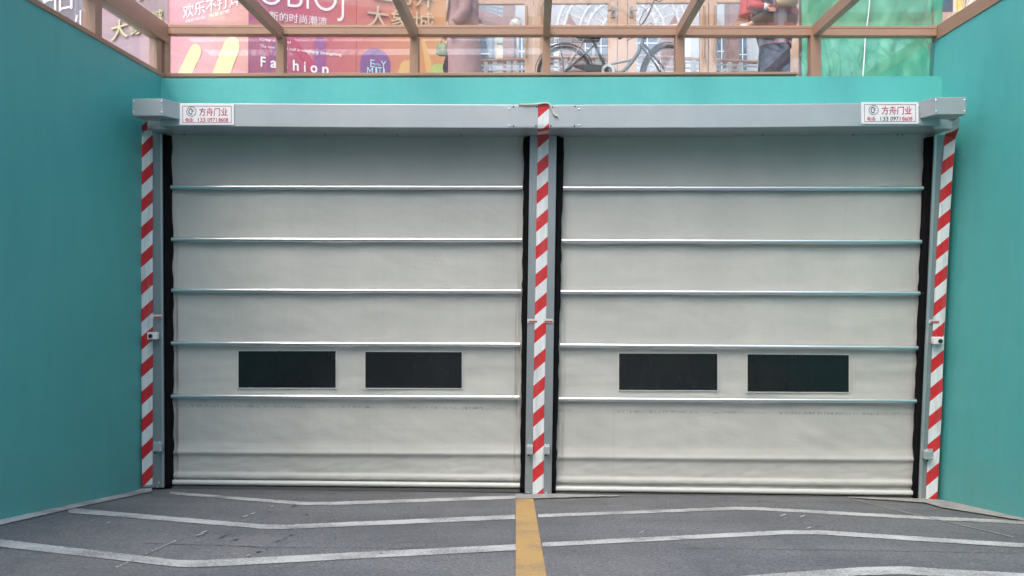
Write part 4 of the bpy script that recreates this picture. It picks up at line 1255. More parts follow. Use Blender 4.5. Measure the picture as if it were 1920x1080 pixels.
sm = net.modifiers.new('thickness', 'SOLIDIFY'); sm.thickness = 0.006
tag(net, 'green netting screen stretched beside the shop front on the right', 'netting')
mb = MB()
mb.tube([at(1631, -20, NY - 0.09), at(1630, 10, NY - 0.09), at(1628, 30, NY - 0.09), at(1625, 50, NY - 0.09), at(1622, 75, NY - 0.09), at(1621, 100, NY - 0.09), at(1618, 140, NY - 0.09), at(1617, 165, NY - 0.09)], 0.007, 6)
tag(mb.build('hanging_cord', WHITEPL, smooth=True), 'thin white cord hanging down the green netting', 'cord')
bl_ = thing('apartment_block', 'cream building with yellow stripe beyond the green netting', 'building', (12, 26, PLAZA))
CREAM = mat('cream_render', (0.70, 0.60, 0.50), 0.8, var=0.06)
mb = MB(); mb.box(9.0, 22.0, 24.0, 32.0, PLAZA, PLAZA + 16); mb.build('wall', CREAM, bl_)
for (x0_, x1_) in ((1797, 1806), (1880, 1890)):
    a, b = at(x0_, 20, 23.9).x, at(x1_, 20, 23.9).x
    mb = MB(); mb.box(a, b, 23.92, 24.0, PLAZA, PLAZA + 15); mb.build('yellow_stripe', mat('yellow_render', (0.72, 0.55, 0.16), 0.7), bl_)
for fl_ in range(4):
    for k in range(6):
        x_ = 10.2 + k * 1.9; z_ = PLAZA + 2 + fl_ * 3.4
        mb = MB(); mb.box(x_, x_ + 0.9, 23.96, 24.02, z_, z_ + 1.5); wn = mb.build('window', DKGL, bl_)
mb = MB(); mb.box(8.9, 22.1, 23.7, 24.0, PLAZA + 6.1, PLAZA + 6.4); mb.build('cornice', mat('dusty_rose', (0.5, 0.33, 0.26), 0.7), bl_)

# unseen block added behind the camera to darken the front glass reflections and frontal light
ob = thing('office_block', 'unseen beige office block with rows of windows, added across the plaza for glass reflections', 'building', (-14, -34, PLAZA))
mb = MB(); mb.box(-36.0, 4.5, -42.0, -30.0, PLAZA, PLAZA + 12.2); mb.build('wall', mat('beige_facade', (0.30, 0.25, 0.21), 0.8, var=0.1), ob)
for fl_ in range(3):
    for k in range(10):
        x_ = -34.5 + k * 3.9; z_ = PLAZA + 1.6 + fl_ * 4.0
        mb = MB(); mb.box(x_, x_ + 2.4, -30.02, -29.95, z_, z_ + 2.2); mb.build('window', DKGL, ob)
    mb = MB(); mb.box(-36.1, 4.6, -30.1, -29.8, PLAZA + 4.6 + fl_ * 4.0, PLAZA + 5.0 + fl_ * 4.0); mb.build('cornice', CREAM, ob)

# ------------------------------------------------------------------ bicycle
KY = 8.75
bike = thing('bicycle', 'dark grey step through bicycle with rear rack, standing at the shop front', 'bicycle', at(1160, 140, KY)); bike.location.z = PLAZA
BK = mat('bike_grey_paint', (0.055, 0.068, 0.075), 0.35, var=0.15, vscale=8)
CH = mat('bike_chrome', (0.62, 0.62, 0.62), 0.25, 1.0)
TY_ = mat('tyre', (0.03, 0.03, 0.032), 0.8)
def K(px, py, dy=0.0):
    q = at(px, py, KY); q.y += dy; return q
RW = K(1058, 137); FW = K(1243, 135)
wr = RW.z - PLAZA - 0.004
FW.z = RW.z
def wheel(c, ang, nm='wheel'):
    ux = Vector((math.cos(ang), math.sin(ang), 0)); uz = Vector((0, 0, 1)); nn = ux.cross(uz)
    def ring(r, n=40): return [c + ux * (r * math.cos(2 * math.pi * k / n)) + uz * (r * math.sin(2 * math.pi * k / n)) for k in range(n)]
    mb = MB(); mb.tube(ring(wr - 0.02), 0.020, 10, closed=True); ty = mb.build(nm, TY_, bike, smooth=True)
    mb = MB(); mb.tube(ring(wr - 0.045), 0.010, 8, closed=True); mb.build('rim', CH, ty, smooth=True)
    mb = MB()
    for k in range(28):
        a = 2 * math.pi * k / 28; b = a + (0.5 if k % 2 else -0.5)
        mb.tube([c + ux * 0.02 * math.cos(b) + uz * 0.02 * math.sin(b) + nn * (0.025 if k % 4 < 2 else -0.025), c + ux * (wr - 0.05) * math.cos(a) + uz * (wr - 0.05) * math.sin(a)], 0.0016, 4)
    mb.build('spokes', CH, ty)
    mb = MB(); mb.tube([c - nn * 0.05, c + nn * 0.05], 0.022, 10); mb.build('hub', CH, ty, smooth=True)
    return ux, nn
wheel(RW, 0.0)
FA = R(-50)
fux, fnn = wheel(FW, FA)
def arc(c, ux, r, a0, a1, n=16): return [c + ux * r * math.cos(lerp(a0, a1, k / n)) + Vector((0, 0, 1)) * r * math.sin(lerp(a0, a1, k / n)) for k in range(n + 1)]
def fender(c, ux, nn, a0, a1, r):
    mb = MB(); A = arc(c, ux, r, a0, a1)
    for p, q in zip(A[:-1], A[1:]):
        w2 = nn * 0.028
        mb.slab([p - w2, p + w2, q + w2, q - w2], (p - c).normalized() * 0.006)
    return mb.build('fender', BK, bike)
fender(RW, Vector((1, 0, 0)), Vector((0, -1, 0)), R(-8), R(195), wr + 0.018)
fender(FW, fux, fnn, R(35), R(175), wr + 0.018)
BB = K(1141, 136); BB.z = RW.z - 0.005
seat_top = K(1113, 78); head_b = K(1204, 82); head_t = K(1209, 66)
mb = MB()
mb.tube([head_t, head_b], 0.022, 10)
mb.tube([head_b, K(1196, 100), K(1186, 114), K(1176, 127), K(1165, 136), BB], 0.024, 10)
mb.tube([K(1112, 68), seat_top, BB], 0.018, 10)
mb.tube([K(1139, 122), K(1158, 118), K(1178, 114), K(1189, 110)], 0.012, 8)
for dy in (-0.045, 0.045):
    mb.tube([seat_top + Vector((0, dy * 0.4, -0.05)), RW + Vector((0, dy, 0))], 0.009, 8)
    mb.tube([BB + Vector((0, dy * 0.6, 0)), RW + Vector((0, dy, 0))], 0.010, 8)
mb.build('frame', BK, bike, smooth=True)
mb = MB()
crown = head_b + Vector((0.02, 0, -0.03))
for sd_ in (-1, 1):
    mb.tube([head_b, crown + fnn * 0.05 * sd_, FW.lerp(crown, 0.35) + fnn * 0.055 * sd_ + Vector((0.015, 0, 0)), FW + fnn * 0.055 * sd_], [0.016, 0.015, 0.012, 0.009], 8)
mb.build('fork', BK, bike, smooth=True)
mb = MB()
mb.tube([head_t, K(1205, 56), K(1203, 46)], 0.013, 8)
mb.tube([K(1232, -1, -0.28), K(1226, 7, -0.24), K(1220, 15, -0.2), K(1216, 28, -0.14), K(1209, 40, -0.05), K(1203, 46, 0), K(1196, 49, 0.06), K(1184, 50, 0.17), K(1177, 52, 0.24), K(1168, 56, 0.28)], 0.011, 8)
mb.build('handlebar', CH, bike, smooth=True)
for a, b in ((K(1233, -3, -0.285), K(1222, 12, -0.21)), (K(1166, 57, 0.285), K(1180, 51, 0.2))):
    mb = MB(); mb.tube([a, b], 0.017, 10); mb.build('grip', BLACKPL, bike, smooth=True)
mb = MB()
mb.tube([K(1221, 13, -0.22), K(1230, 18, -0.24), K(1242, 11, -0.26)], 0.006, 6)
mb.tube([K(1186, 52, 0.17), K(1192, 60, 0.18), K(1180, 64, 0.24)], 0.006, 6)
mb.build('brake_lever', BLACKPL, bike, smooth=True)
mb = MB()
mb.tube([K(1220, 16, -0.2), K(1204, 30, -0.1), K(1199, 40, 0), K(1203, 60, 0.02)], 0.004, 5)
mb.tube([K(1186, 50, 0.15), K(1222, 42, 0.02), K(1226, 52, 0), K(1212, 72, 0)], 0.004, 5)
mb.build('brake_cable', BLACKPL, bike)
mb = MB(); sc_ = K(1104, 72)
mb.loft([(sc_.x + 0.02, sc_.y, sc_.z - 0.035, 0.10, 0.05), (sc_.x, sc_.y, sc_.z, 0.14, 0.085), (sc_.x - 0.02, sc_.y, sc_.z + 0.035, 0.13, 0.09), (sc_.x - 0.03, sc_.y, sc_.z + 0.055, 0.08, 0.06)], 20)
mb.build('saddle', BLACKPL, bike, smooth=True)
mb = MB()                                                    # chain guard with pale chainwheel cover
g0 = [K(1074, 128, -0.07), K(1078, 125, -0.07), K(1110, 124, -0.07), K(1140, 125, -0.07), K(1150, 128, -0.07), K(1154, 135, -0.07), K(1150, 142, -0.07), K(1140, 145, -0.07), K(1110, 139, -0.07), K(1090, 134, -0.07)]
mb.prism(g0[::-1], (0, 0.02, 0)); mb.build('chain_guard', BK, bike)
cc = K(1139, 136, -0.085)
mb = MB()
n = 32
for k in range(n):
    a0, a1 = 2 * math.pi * k / n, 2 * math.pi * (k + 1) / n
    q = [cc + Vector((r_ * math.cos(a), 0, r_ * math.sin(a))) for r_, a in ((0.045, a0), (0.076, a0), (0.076, a1), (0.045, a1))]
    mb.slab(q, 0.008)
mb.build('chainwheel_cover', mat('pale_disc', (0.62, 0.65, 0.66), 0.4), bike)
mb = MB(); mb.tube([cc + Vector((0, -0.02, 0)), cc + Vector((0.03, -0.02, -0.16))], 0.011, 8)
mb.box(cc.x - 0.01, cc.x + 0.07, cc.y - 0.13, cc.y - 0.03, cc.z - 0.175, cc.z - 0.15)
mb.build('pedal_crank', BLACKPL, bike)
mb = MB()
zr_ = RW.z + wr + 0.055
for dy in (-0.06, 0, 0.06):
    mb.tube([(RW.x - 0.25, KY + dy, zr_), (RW.x + 0.28, KY + dy, zr_)], 0.005, 6)
for dx in (-0.25, -0.08, 0.1, 0.28):
    mb.tube([(RW.x + dx, KY - 0.06, zr_), (RW.x + dx, KY + 0.06, zr_)], 0.005, 6)
for dy in (-0.06, 0.06):
    mb.tube([(RW.x - 0.05, KY + dy, zr_), (RW.x, KY + dy, RW.z)], 0.005, 6)
    mb.tube([(RW.x + 0.22, KY + dy, zr_), (RW.x, KY + dy, RW.z)], 0.005, 6)
mb.build('rear_rack', mat('rack_grey', (0.22, 0.23, 0.24), 0.45, 0.4), bike, smooth=True)
mb = MB(); mb.tube([RW + Vector((0.04, 0.05, 0)), RW + Vector((0.02, 0.10, -wr + 0.004))], 0.007, 6); mb.build('kickstand', CH, bike)

# ------------------------------------------------------------------ people
SKIN = mat('skin', (0.55, 0.33, 0.23), 0.5)
def skin_body(name, nodes, edges, parent, m=None):           # nodes: (x, y, z, radius); grown as one continuous surface
    me = bpy.data.meshes.new(name)
    me.from_pydata([n[:3] for n in nodes], edges, [])
    o = bpy.data.objects.new(name, me); COL.objects.link(o)
    s = o.modifiers.new('skin', 'SKIN'); o.modifiers.new('sub', 'SUBSURF').levels = 2
    for d, n in zip(me.skin_vertices[0].data, nodes):
        r_ = n[3] if isinstance(n[3], tuple) else (n[3], n[3]); d.radius = r_
    me.skin_vertices[0].data[0].use_root = True
    dg = bpy.context.evaluated_depsgraph_get()
    m2 = bpy.data.meshes.new_from_object(o.evaluated_get(dg))
    bpy.data.objects.remove(o); bpy.data.meshes.remove(me)
    for pz in m2.polygons: pz.use_smooth = True
    m2.materials.clear(); m2.materials.append(m or SKIN)
    o = bpy.data.objects.new(name, m2); COL.objects.link(o)
    put_under(o, parent)
    return o
def hand_nodes(nodes, edges, wrist, d, side, s=1.0):         # palm and five bent fingers rooted in the palm
    d = Vector(d).normalized(); side = Vector(side).normalized(); nrm = d.cross(side)
    w0 = Vector(nodes[wrist][:3])
    nodes.append((*(w0 + d * 0.045 * s), (0.034 * s, 0.018 * s))); palm = len(nodes) - 1; edges.append((wrist, palm))
    for k, (off, ln) in enumerate(((-0.030, 0.060), (-0.010, 0.072), (0.010, 0.068), (0.029, 0.052))):
        b = w0 + d * 0.085 * s + side * off * s
        nodes.append((*b, 0.0095 * s)); i0 = len(nodes) - 1
        nodes.append((*(b + d * ln * 0.5 * s + nrm * 0.012 * s), 0.0085 * s)); nodes.append((*(b + d * ln * 0.8 * s + nrm * 0.036 * s), 0.007 * s))
        edges += [(palm, i0), (i0, i0 + 1), (i0 + 1, i0 + 2)]
    b = w0 + d * 0.035 * s - side * 0.042 * s
    nodes.append((*b, 0.011 * s)); i0 = len(nodes) - 1
    nodes.append((*(b + d * 0.035 * s - side * 0.012 * s + nrm * 0.02 * s), 0.0095 * s))
    edges += [(palm, i0), (i0, i0 + 1)]
def face(parent, c, f, s=1.0):                               # eyes and mouth on a head centred at c facing f
    f = Vector(f).normalized(); sd_ = Vector((-f.y, f.x, 0))
    mb = MB()
    for k in (-1, 1): mb.ball(c + f * 0.088 * s + sd_ * 0.032 * s * k + Vector((0, 0, 0.012 * s)), 0.011 * s, seg=8, rings=6)
    mb.build('eyes', mat('eye_dark', (0.04, 0.03, 0.03), 0.2), parent, smooth=True)
    mb = MB(); mb.tube([c + f * 0.090 * s + sd_ * 0.022 * s + Vector((0, 0, -0.058 * s)), c + f * 0.097 * s + Vector((0, 0, -0.060 * s)), c + f * 0.090 * s - sd_ * 0.022 * s + Vector((0, 0, -0.058 * s))], 0.006 * s, 6)
    mb.build('mouth', mat('lips', (0.40, 0.13, 0.12), 0.4), parent, smooth=True)
def head_nodes(nodes, edges, neck, c, f, s=1.0):
    f = Vector(f).normalized(); c = Vector(c); sd_ = Vector((-f.y, f.x, 0))
    nodes.append((*(c + Vector((0, 0, -0.055 * s)) + f * 0.015 * s), (0.062 * s, 0.070 * s))); a = len(nodes) - 1
    nodes.append((*(c + Vector((0, 0, 0.03 * s))), (0.076 * s, 0.092 * s))); nodes.append((*(c + Vector((0, 0, 0.10 * s))), (0.05 * s, 0.06 * s)))
    edges += [(neck, a), (a, a + 1), (a + 1, a + 2)]
    nodes.append((*(c + f * 0.108 * s + Vector((0, 0, -0.018 * s))), (0.010 * s, 0.014 * s))); edges.append((a, a + 3))      # nose
    for k in (-1, 1):
        nodes.append((*(c + sd_ * 0.088 * s * k + Vector((0, 0, -0.008 * s))), (0.008 * s, 0.022 * s))); edges.append((a + 1, len(nodes) - 1))

# woman in the long mauve coat
wp = at(868, 140, 9.10); WX, WY = wp.x, 9.10
woman = thing('person', 'person in a long mauve coat standing before the orange poster board', 'person', (WX, WY, PLAZA))
G = PLAZA
nodes = [(WX, WY, G + 0.95, (0.15, 0.11)), (WX, WY, G + 1.15, (0.13, 0.10)), (WX, WY, G + 1.36, (0.15, 0.10)), (WX, WY, G + 1.45, 0.05)]
edges = [(0, 1), (1, 2), (2, 3)]
head_nodes(nodes, edges, 3, (WX - 0.01, WY, G + 1.57), (-1, -0.25, 0))
for sy, hand_at in ((-1, (WX - 0.08, WY - 0.20, G + 0.92)), (1, (WX - 0.22, WY + 0.10, G + 0.80))):
    i = len(nodes)
    el = (WX + 0.05, WY + sy * 0.23, G + 1.10) if sy < 0 else (WX - 0.06, WY + 0.2, G + 1.08)
    nodes += [(WX + 0.01, WY + sy * 0.17, G + 1.37, 0.055), (*el, 0.042), (*hand_at, 0.028)]
    edges += [(2, i), (i, i + 1), (i + 1, i + 2)]
    hand_nodes(nodes, edges, i + 2, (-0.5, 0, -0.8), (0, 1, 0))
for sx, foot in ((-0.07, -0.10), (0.08, 0.06)):
    i = len(nodes)
    nodes += [(WX + sx * 0.8, WY + sx * 0.5, G + 0.85, 0.085), (WX + foot * 0.7 - (0.10 if foot < 0 else 0), WY + sx * 0.6, G + 0.47, 0.058), (WX + foot, WY + sx * 0.6, G + 0.09, 0.035), (WX + foot - 0.12, WY + sx * 0.6, G + 0.035, 0.030)]
    edges += [(0, i), (i, i + 1), (i + 1, i + 2), (i + 2, i + 3)]
skin_body('body', nodes, edges, woman)
face(woman, Vector((WX - 0.01, WY, G + 1.57)), (-1, -0.25, 0))
COATM = mat('mauve_wool', (0.36, 0.235, 0.235), 0.95, var=0.10, vscale=5, bump=0.25, bscale=120)
mb = MB()
def fold(f, a): return 0.06 * math.sin(3 * a + 5 * f) * (1 - f) + 0.05 * noise.noise(Vector((math.cos(a) * 2, math.sin(a) * 2, f * 7)))
rings = []
for z, rx_, ry_, dx in ((0.22, 0.235, 0.20, 0.01), (0.35, 0.225, 0.19, 0.01), (0.5, 0.215, 0.18, 0), (0.7, 0.205, 0.175, 0), (0.9, 0.198, 0.17, 0), (1.0, 0.19, 0.165, 0.0), (1.12, 0.185, 0.165, 0), (1.25, 0.19, 0.185, 0), (1.36, 0.17, 0.20, 0), (1.42, 0.12, 0.16, 0), (1.47, 0.075, 0.08, 0)):
    rings.append((WX + dx, WY, G + z, rx_, ry_))
mb.loft(rings, 40, fold=fold)
for sy, el, hd in ((-1, (WX + 0.055, WY - 0.25, G + 1.10), (WX - 0.07, WY - 0.21, G + 0.95)), (1, (WX - 0.06, WY + 0.21, G + 1.08), (WX - 0.20, WY + 0.11, G + 0.86))):
    s0 = Vector((WX + 0.02, WY + sy * 0.17, G + 1.38)); el = Vector(el); hd = Vector(hd)
    pts = [s0, s0.lerp(el, 0.35), s0.lerp(el, 0.7), el, el.lerp(hd, 0.4), el.lerp(hd, 0.75), hd]
    mb.tube(pts, [0.082, 0.088, 0.080, 0.078, 0.072, 0.068, 0.064], 14)
mb.build('coat', COATM, woman, smooth=True, angle=180)
mb = MB()
mb.tube([(WX - 0.13, WY - 0.14, G + 1.36), (WX - 0.165, WY - 0.12, G + 1.2), (WX - 0.19, WY - 0.08, G + 1.02)], 0.012, 6)
mb.build('lapel', mat('dark_mauve', (0.14, 0.09, 0.09), 0.9), woman, smooth=True)
mb = MB()
mb.loft([(WX + 0.10, WY, G + 1.02, 0.06, 0.11), (WX + 0.10, WY, G + 1.2, 0.085, 0.13), (WX + 0.08, WY, G + 1.38, 0.085, 0.12), (WX + 0.05, WY, G + 1.52, 0.09, 0.10), (WX + 0.025, WY, G + 1.62, 0.10, 0.095), (WX + 0.0, WY, G + 1.70, 0.085, 0.085), (WX, WY, G + 1.725, 0.03, 0.03)], 24,
        fold=lambda f, a: 0.06 * math.sin(9 * a + 4 * f))
mb.build('hair', mat('ash_brown_hair', (0.17, 0.13, 0.13), 0.6, var=0.3, vscale=30), woman, smooth=True)
mb = MB()
for sx, foot in ((-0.07, -0.10), (0.08, 0.06)):
    mb.tube([(WX + sx * 0.8, WY + sx * 0.5, G + 0.8), (WX + foot * 0.7 - (0.10 if foot < 0 else 0), WY + sx * 0.6, G + 0.47), (WX + foot, WY + sx * 0.6, G + 0.10)], [0.098, 0.072, 0.052], 14)
mb.build('trousers', mat('dark_trousers', (0.035, 0.025, 0.035), 0.8), woman, smooth=True)
for sx, foot in ((-0.07, -0.10), (0.08, 0.06)):
    mb = MB(); mb.tube([(WX + foot + 0.05, WY + sx * 0.6, G + 0.045), (WX + foot - 0.05, WY + sx * 0.6, G + 0.045), (WX + foot - 0.14, WY + sx * 0.6, G + 0.038), (WX + foot - 0.18, WY + sx * 0.6, G + 0.03)], [0.040, 0.044, 0.040, 0.022], 12)
    mb.build('shoe', BLACKPL, woman, smooth=True)
# green handbag hanging from her front hand
hb_ = at(829, 90, 9.13)
bag = thing('handbag', 'green handbag hanging in front of the mauve coat', 'handbag', hb_)
GRN = mat('green_leather', (0.12, 0.17, 0.085), 0.4, var=0.2, vscale=12, bump=0.3, bscale=20)
hx = WX - 0.235
mb = MB()
mb.loft([(hx, 9.19, hb_.z - 0.07, 0.08, 0.05), (hx, 9.19, hb_.z - 0.055, 0.10, 0.058), (hx, 9.19, hb_.z, 0.095, 0.05), (hx, 9.19, hb_.z + 0.06, 0.085, 0.035), (hx, 9.19, hb_.z + 0.075, 0.075, 0.018)], 24,
        fold=lambda f, a: 0.07 * math.sin(5 * a + 3))
mb.build('pouch', GRN, bag, smooth=True)
mb = MB(); mb.tube([(hx - 0.05, 9.19, hb_.z + 0.06), (hx - 0.035, 9.19, hb_.z + 0.13), (hx, 9.19, hb_.z + 0.16), (hx + 0.03, 9.19, hb_.z + 0.13), (hx + 0.045, 9.19, hb_.z + 0.06)], 0.007, 8)
mb.build('handle', GRN, bag, smooth=True)

# carer in a plaid wrap, holding a child
m, t, p = new_mat('plaid_wool')
tc = t.nodes.new('ShaderNodeTexCoord')
sp = t.nodes.new('ShaderNodeSeparateXYZ'); t.links.new(tc.outputs['UV'], sp.inputs[0])
def stripe(sock, freq, w_, ph=0.0): return math_node(t, 'LESS_THAN', math_node(t, 'FRACT', math_node(t, 'ADD', math_node(t, 'MULTIPLY', sock, freq), ph)), w_)
base = mix_col(t, stripe(sp.outputs[0], 5, 0.5), (0.17, 0.17, 0.19), (0.04, 0.04, 0.06))
base = mix_col(t, math_node(t, 'MULTIPLY', stripe(sp.outputs[1], 4, 0.42, 0.1), 0.8), base, (0.30, 0.05, 0.07))
base = mix_col(t, math_node(t, 'MULTIPLY', stripe(sp.outputs[0], 5, 0.25, 0.35), 0.55), base, (0.33, 0.33, 0.36))
t.links.new(base, p.inputs['Base Color']); p.inputs['Roughness'].default_value = 0.95
PLAID = m
cp_ = at(1452, 140, 9.30); CX, CY = cp_.x, 9.30
carer = thing('person', 'person wrapped in a red and grey plaid shawl, holding a child', 'person', (CX, CY, PLAZA))
nodes = [(CX, CY, G + 0.95, (0.16, 0.12)), (CX, CY, G + 1.15, (0.14, 0.11)), (CX, CY, G + 1.38, (0.15, 0.11)), (CX, CY, G + 1.48, 0.055)]
edges = [(0, 1), (1, 2), (2, 3)]
head_nodes(nodes, edges, 3, (CX, CY, G + 1.60), (-0.7, -0.7, 0))
wl = at(1437, 14, 9.06)
for sy, el, hd in ((-1, (CX + 0.10, CY - 0.22, G + 1.22), (CX - 0.10, CY - 0.27, G + 1.19)), (1, (CX - 0.12, CY + 0.22, G + 1.12), (CX - 0.32, CY + 0.05, G + 1.08))):
    i = len(nodes)
    nodes += [(CX + 0.02 * -sy, CY + sy * 0.17, G + 1.40, 0.058), (*el, 0.044), (*hd, 0.029)]
    edges += [(2, i), (i, i + 1), (i + 1, i + 2)]
    hand_nodes(nodes, edges, i + 2, (-1, 0.1 * -sy, 0.0), (0, 0, 1))
for sx in (-0.09, 0.09):
    i = len(nodes)
    nodes += [(CX + sx, CY, G + 0.85, 0.09), (CX + sx, CY - 0.01, G + 0.47, 0.06), (CX + sx, CY, G + 0.09, 0.037), (CX + sx - 0.03, CY - 0.12, G + 0.035, 0.03)]
    edges += [(0, i), (i, i + 1), (i + 1, i + 2), (i + 2, i + 3)]
skin_body('body', nodes, edges, carer)
face(carer, Vector((CX, CY, G + 1.60)), (-0.7, -0.7, 0))
def loft_uv(mb, rings, seg, fold):
    def fn(u, v):
        f = v * (len(rings) - 1); i = min(int(f), len(rings) - 2); g = f - i
        r = [lerp(a, b, g) for a, b in zip(rings[i], rings[i + 1])]
        a = 2 * math.pi * u; k = 1 + fold(v, a)
        return (r[0] + r[3] * k * math.cos(a), r[1] + r[4] * k * math.sin(a), r[2])
    mb.grid(fn, seg, 40)
mb = MB()
loft_uv(mb, [(CX - 0.02, CY - 0.02, G + 1.50, 0.08, 0.09), (CX - 0.02, CY, G + 1.43, 0.17, 0.19), (CX - 0.03, CY - 0.02, G + 1.30, 0.24, 0.25), (CX - 0.02, CY - 0.03, G + 1.18, 0.27, 0.27), (CX - 0.01, CY - 0.02, G + 1.05, 0.26, 0.25), (CX + 0.0, CY, G + 0.92, 0.21, 0.22), (CX + 0.01, CY, G + 0.78, 0.20, 0.20)], 48,
        lambda f, a: 0.06 * math.sin(4 * a + 6 * f) + 0.05 * noise.noise(Vector((math.cos(a) * 2, math.sin(a) * 2, f * 5))))
mb.build('shawl', PLAID, carer, smooth=True, angle=180)
mb = MB()
s0 = Vector((CX + 0.02, CY - 0.18, G + 1.42)); el = Vector((CX + 0.11, CY - 0.28, G + 1.24)); hd = Vector((CX - 0.08, CY - 0.29, G + 1.195))
mb.tube([s0, s0.lerp(el, 0.5), el, el.lerp(hd, 0.5), hd], [0.075, 0.082, 0.08, 0.068, 0.052], 14)
s0 = Vector((CX - 0.02, CY + 0.17, G + 1.40)); el = Vector((CX - 0.12, CY + 0.22, G + 1.12)); hd = Vector((CX - 0.30, CY + 0.06, G + 1.08))
mb.tube([s0, s0.lerp(el, 0.5), el, el.lerp(hd, 0.5), hd], [0.075, 0.08, 0.075, 0.065, 0.052], 14)
mb.build('sweater', mat('beige_knit', (0.36, 0.26, 0.17), 0.95, bump=0.4, bscale=90), carer, smooth=True)
mb = MB()
mb.loft([(CX, CY, G + 0.12, 0.20, 0.17), (CX, CY, G + 0.4, 0.19, 0.165), (CX, CY, G + 0.7, 0.185, 0.16), (CX, CY, G + 0.95, 0.165, 0.14)], 36, fold=lambda f, a: 0.06 * math.sin(7 * a + 2 * f) * (1 - f))
mb.build('skirt', mat('navy_skirt', (0.018, 0.02, 0.045), 0.8, var=0.3, vscale=10), carer, smooth=True)
mb = MB()
mb.loft([(CX - 0.01, CY + 0.02, G + 1.36, 0.07, 0.10), (CX + 0.04, CY + 0.04, G + 1.50, 0.10, 0.11), (CX + 0.03, CY + 0.03, G + 1.64, 0.105, 0.105), (CX + 0.01, CY + 0.01, G + 1.735, 0.08, 0.08), (CX, CY, G + 1.755, 0.03, 0.03)], 24, fold=lambda f, a: 0.05 * math.sin(8 * a))
mb.build('hair', mat('black_hair', (0.02, 0.018, 0.018), 0.45), carer, smooth=True)
for sx in (-0.09, 0.09):
    mb = MB(); mb.tube([(CX + sx, CY + 0.05, G + 0.045), (CX + sx - 0.01, CY - 0.05, G + 0.045), (CX + sx - 0.03, CY - 0.15, G + 0.035)], [0.038, 0.042, 0.025], 12)
    mb.build('shoe', BLACKPL, carer, smooth=True)

# the child, sitting on the carer's arm
hipc = at(1409, 25, 9.12); HX, HYc, HZ = hipc.x, 9.12, hipc.z
child = thing('person', 'child in a red jacket and dark trousers carried on an arm', 'person', (HX, HYc, HZ))
kid = 0.62
nodes = [(HX, HYc, HZ, (0.085, 0.075)), (HX - 0.01, HYc, HZ + 0.13, (0.08, 0.07)), (HX - 0.015, HYc, HZ + 0.25, (0.085, 0.065)), (HX - 0.01, HYc, HZ + 0.31, 0.035)]
edges = [(0, 1), (1, 2), (2, 3)]
head_nodes(nodes, edges, 3, (HX + 0.0, HYc, HZ + 0.40), (0.5, -0.85, 0), 0.85)
wr1 = at(1438, 15, 9.00)
for sy, el, hd in ((-1, at(1408, 10, 9.02), wr1), (1, (HX + 0.02, HYc + 0.15, HZ + 0.15), (HX + 0.16, HYc + 0.10, HZ + 0.14))):
    i = len(nodes)
    nodes += [(HX - 0.005, HYc + sy * 0.10, HZ + 0.25, 0.036), (*el, 0.030), (*hd, 0.020)]
    edges += [(2, i), (i, i + 1), (i + 1, i + 2)]
    hand_nodes(nodes, edges, i + 2, (1, 0, -0.3), (0, 0.3, 1), 0.72)
kn = [at(1434, 29, 9.00), at(1405, 46, 9.00)]
for sy in (-1, 1):
    i = len(nodes)
    k_ = Vector(kn[0]) + Vector((0, 0.10 if sy > 0 else 0, 0.0)); f_ = Vector(kn[1]) + Vector((0.03 if sy > 0 else 0, 0.12 if sy > 0 else 0, 0))
    nodes += [(HX + 0.03, HYc + sy * 0.06, HZ - 0.02, 0.058), (*k_, 0.045), (*f_, 0.026), (*(f_ + Vector((-0.075, -0.02, -0.012))), 0.022)]
    edges += [(0, i), (i, i + 1), (i + 1, i + 2), (i + 2, i + 3)]
skin_body('body', nodes, edges, child)
face(child, Vector((HX, HYc, HZ + 0.40)), (0.5, -0.85, 0), 0.85)
REDJ = mat('red_jacket', (0.50, 0.045, 0.06), 0.8, var=0.12, vscale=10)
mb = MB()
mb.loft([(HX - 0.01, HYc, HZ - 0.03, 0.135, 0.12), (HX - 0.01, HYc, HZ + 0.05, 0.125, 0.115), (HX - 0.015, HYc, HZ + 0.15, 0.115, 0.11), (HX - 0.015, HYc, HZ + 0.25, 0.10, 0.115), (HX - 0.01, HYc, HZ + 0.31, 0.05, 0.055)], 28, fold=lambda f, a: 0.05 * math.sin(5 * a + 4 * f))
for sy, el, hd in ((-1, at(1408, 10, 9.0), wr1), (1, Vector((HX + 0.02, HYc + 0.15, HZ + 0.15)), Vector((HX + 0.16, HYc + 0.10, HZ + 0.14)))):
    s0 = Vector((HX - 0.01, HYc + sy * 0.10, HZ + 0.25))
    mb.tube([s0, s0.lerp(el, 0.5), el, el.lerp(hd, 0.5), el.lerp(hd, 0.75)], [0.058, 0.064, 0.066, 0.058, 0.05], 14)
mb.build('jacket', REDJ, child, smooth=True)
for sy, el, hd in ((-1, at(1408, 10, 9.0), wr1), (1, Vector((HX + 0.02, HYc + 0.15, HZ + 0.15)), Vector((HX + 0.16, HYc + 0.10, HZ + 0.14)))):
    mb = MB(); mb.tube([el.lerp(hd, 0.73), el.lerp(hd, 0.86), el.lerp(hd, 0.97)], [0.046, 0.052, 0.040], 12)
    mb.build('cuff', mat('white_fleece', (0.75, 0.73, 0.72), 0.95), child, smooth=True)
mb = MB()
for sy in (-1, 1):
    k_ = Vector(kn[0]) + Vector((0, 0.10 if sy > 0 else 0, 0.0)); f_ = Vector(kn[1]) + Vector((0.03 if sy > 0 else 0, 0.12 if sy > 0 else 0, 0))
    h_ = Vector((HX + 0.02, HYc + sy * 0.06, HZ - 0.03))
    mb.tube([h_, h_.lerp(k_, 0.5), k_, k_.lerp(f_, 0.5), k_.lerp(f_, 0.8)], [0.085, 0.082, 0.068, 0.056, 0.050], 14)
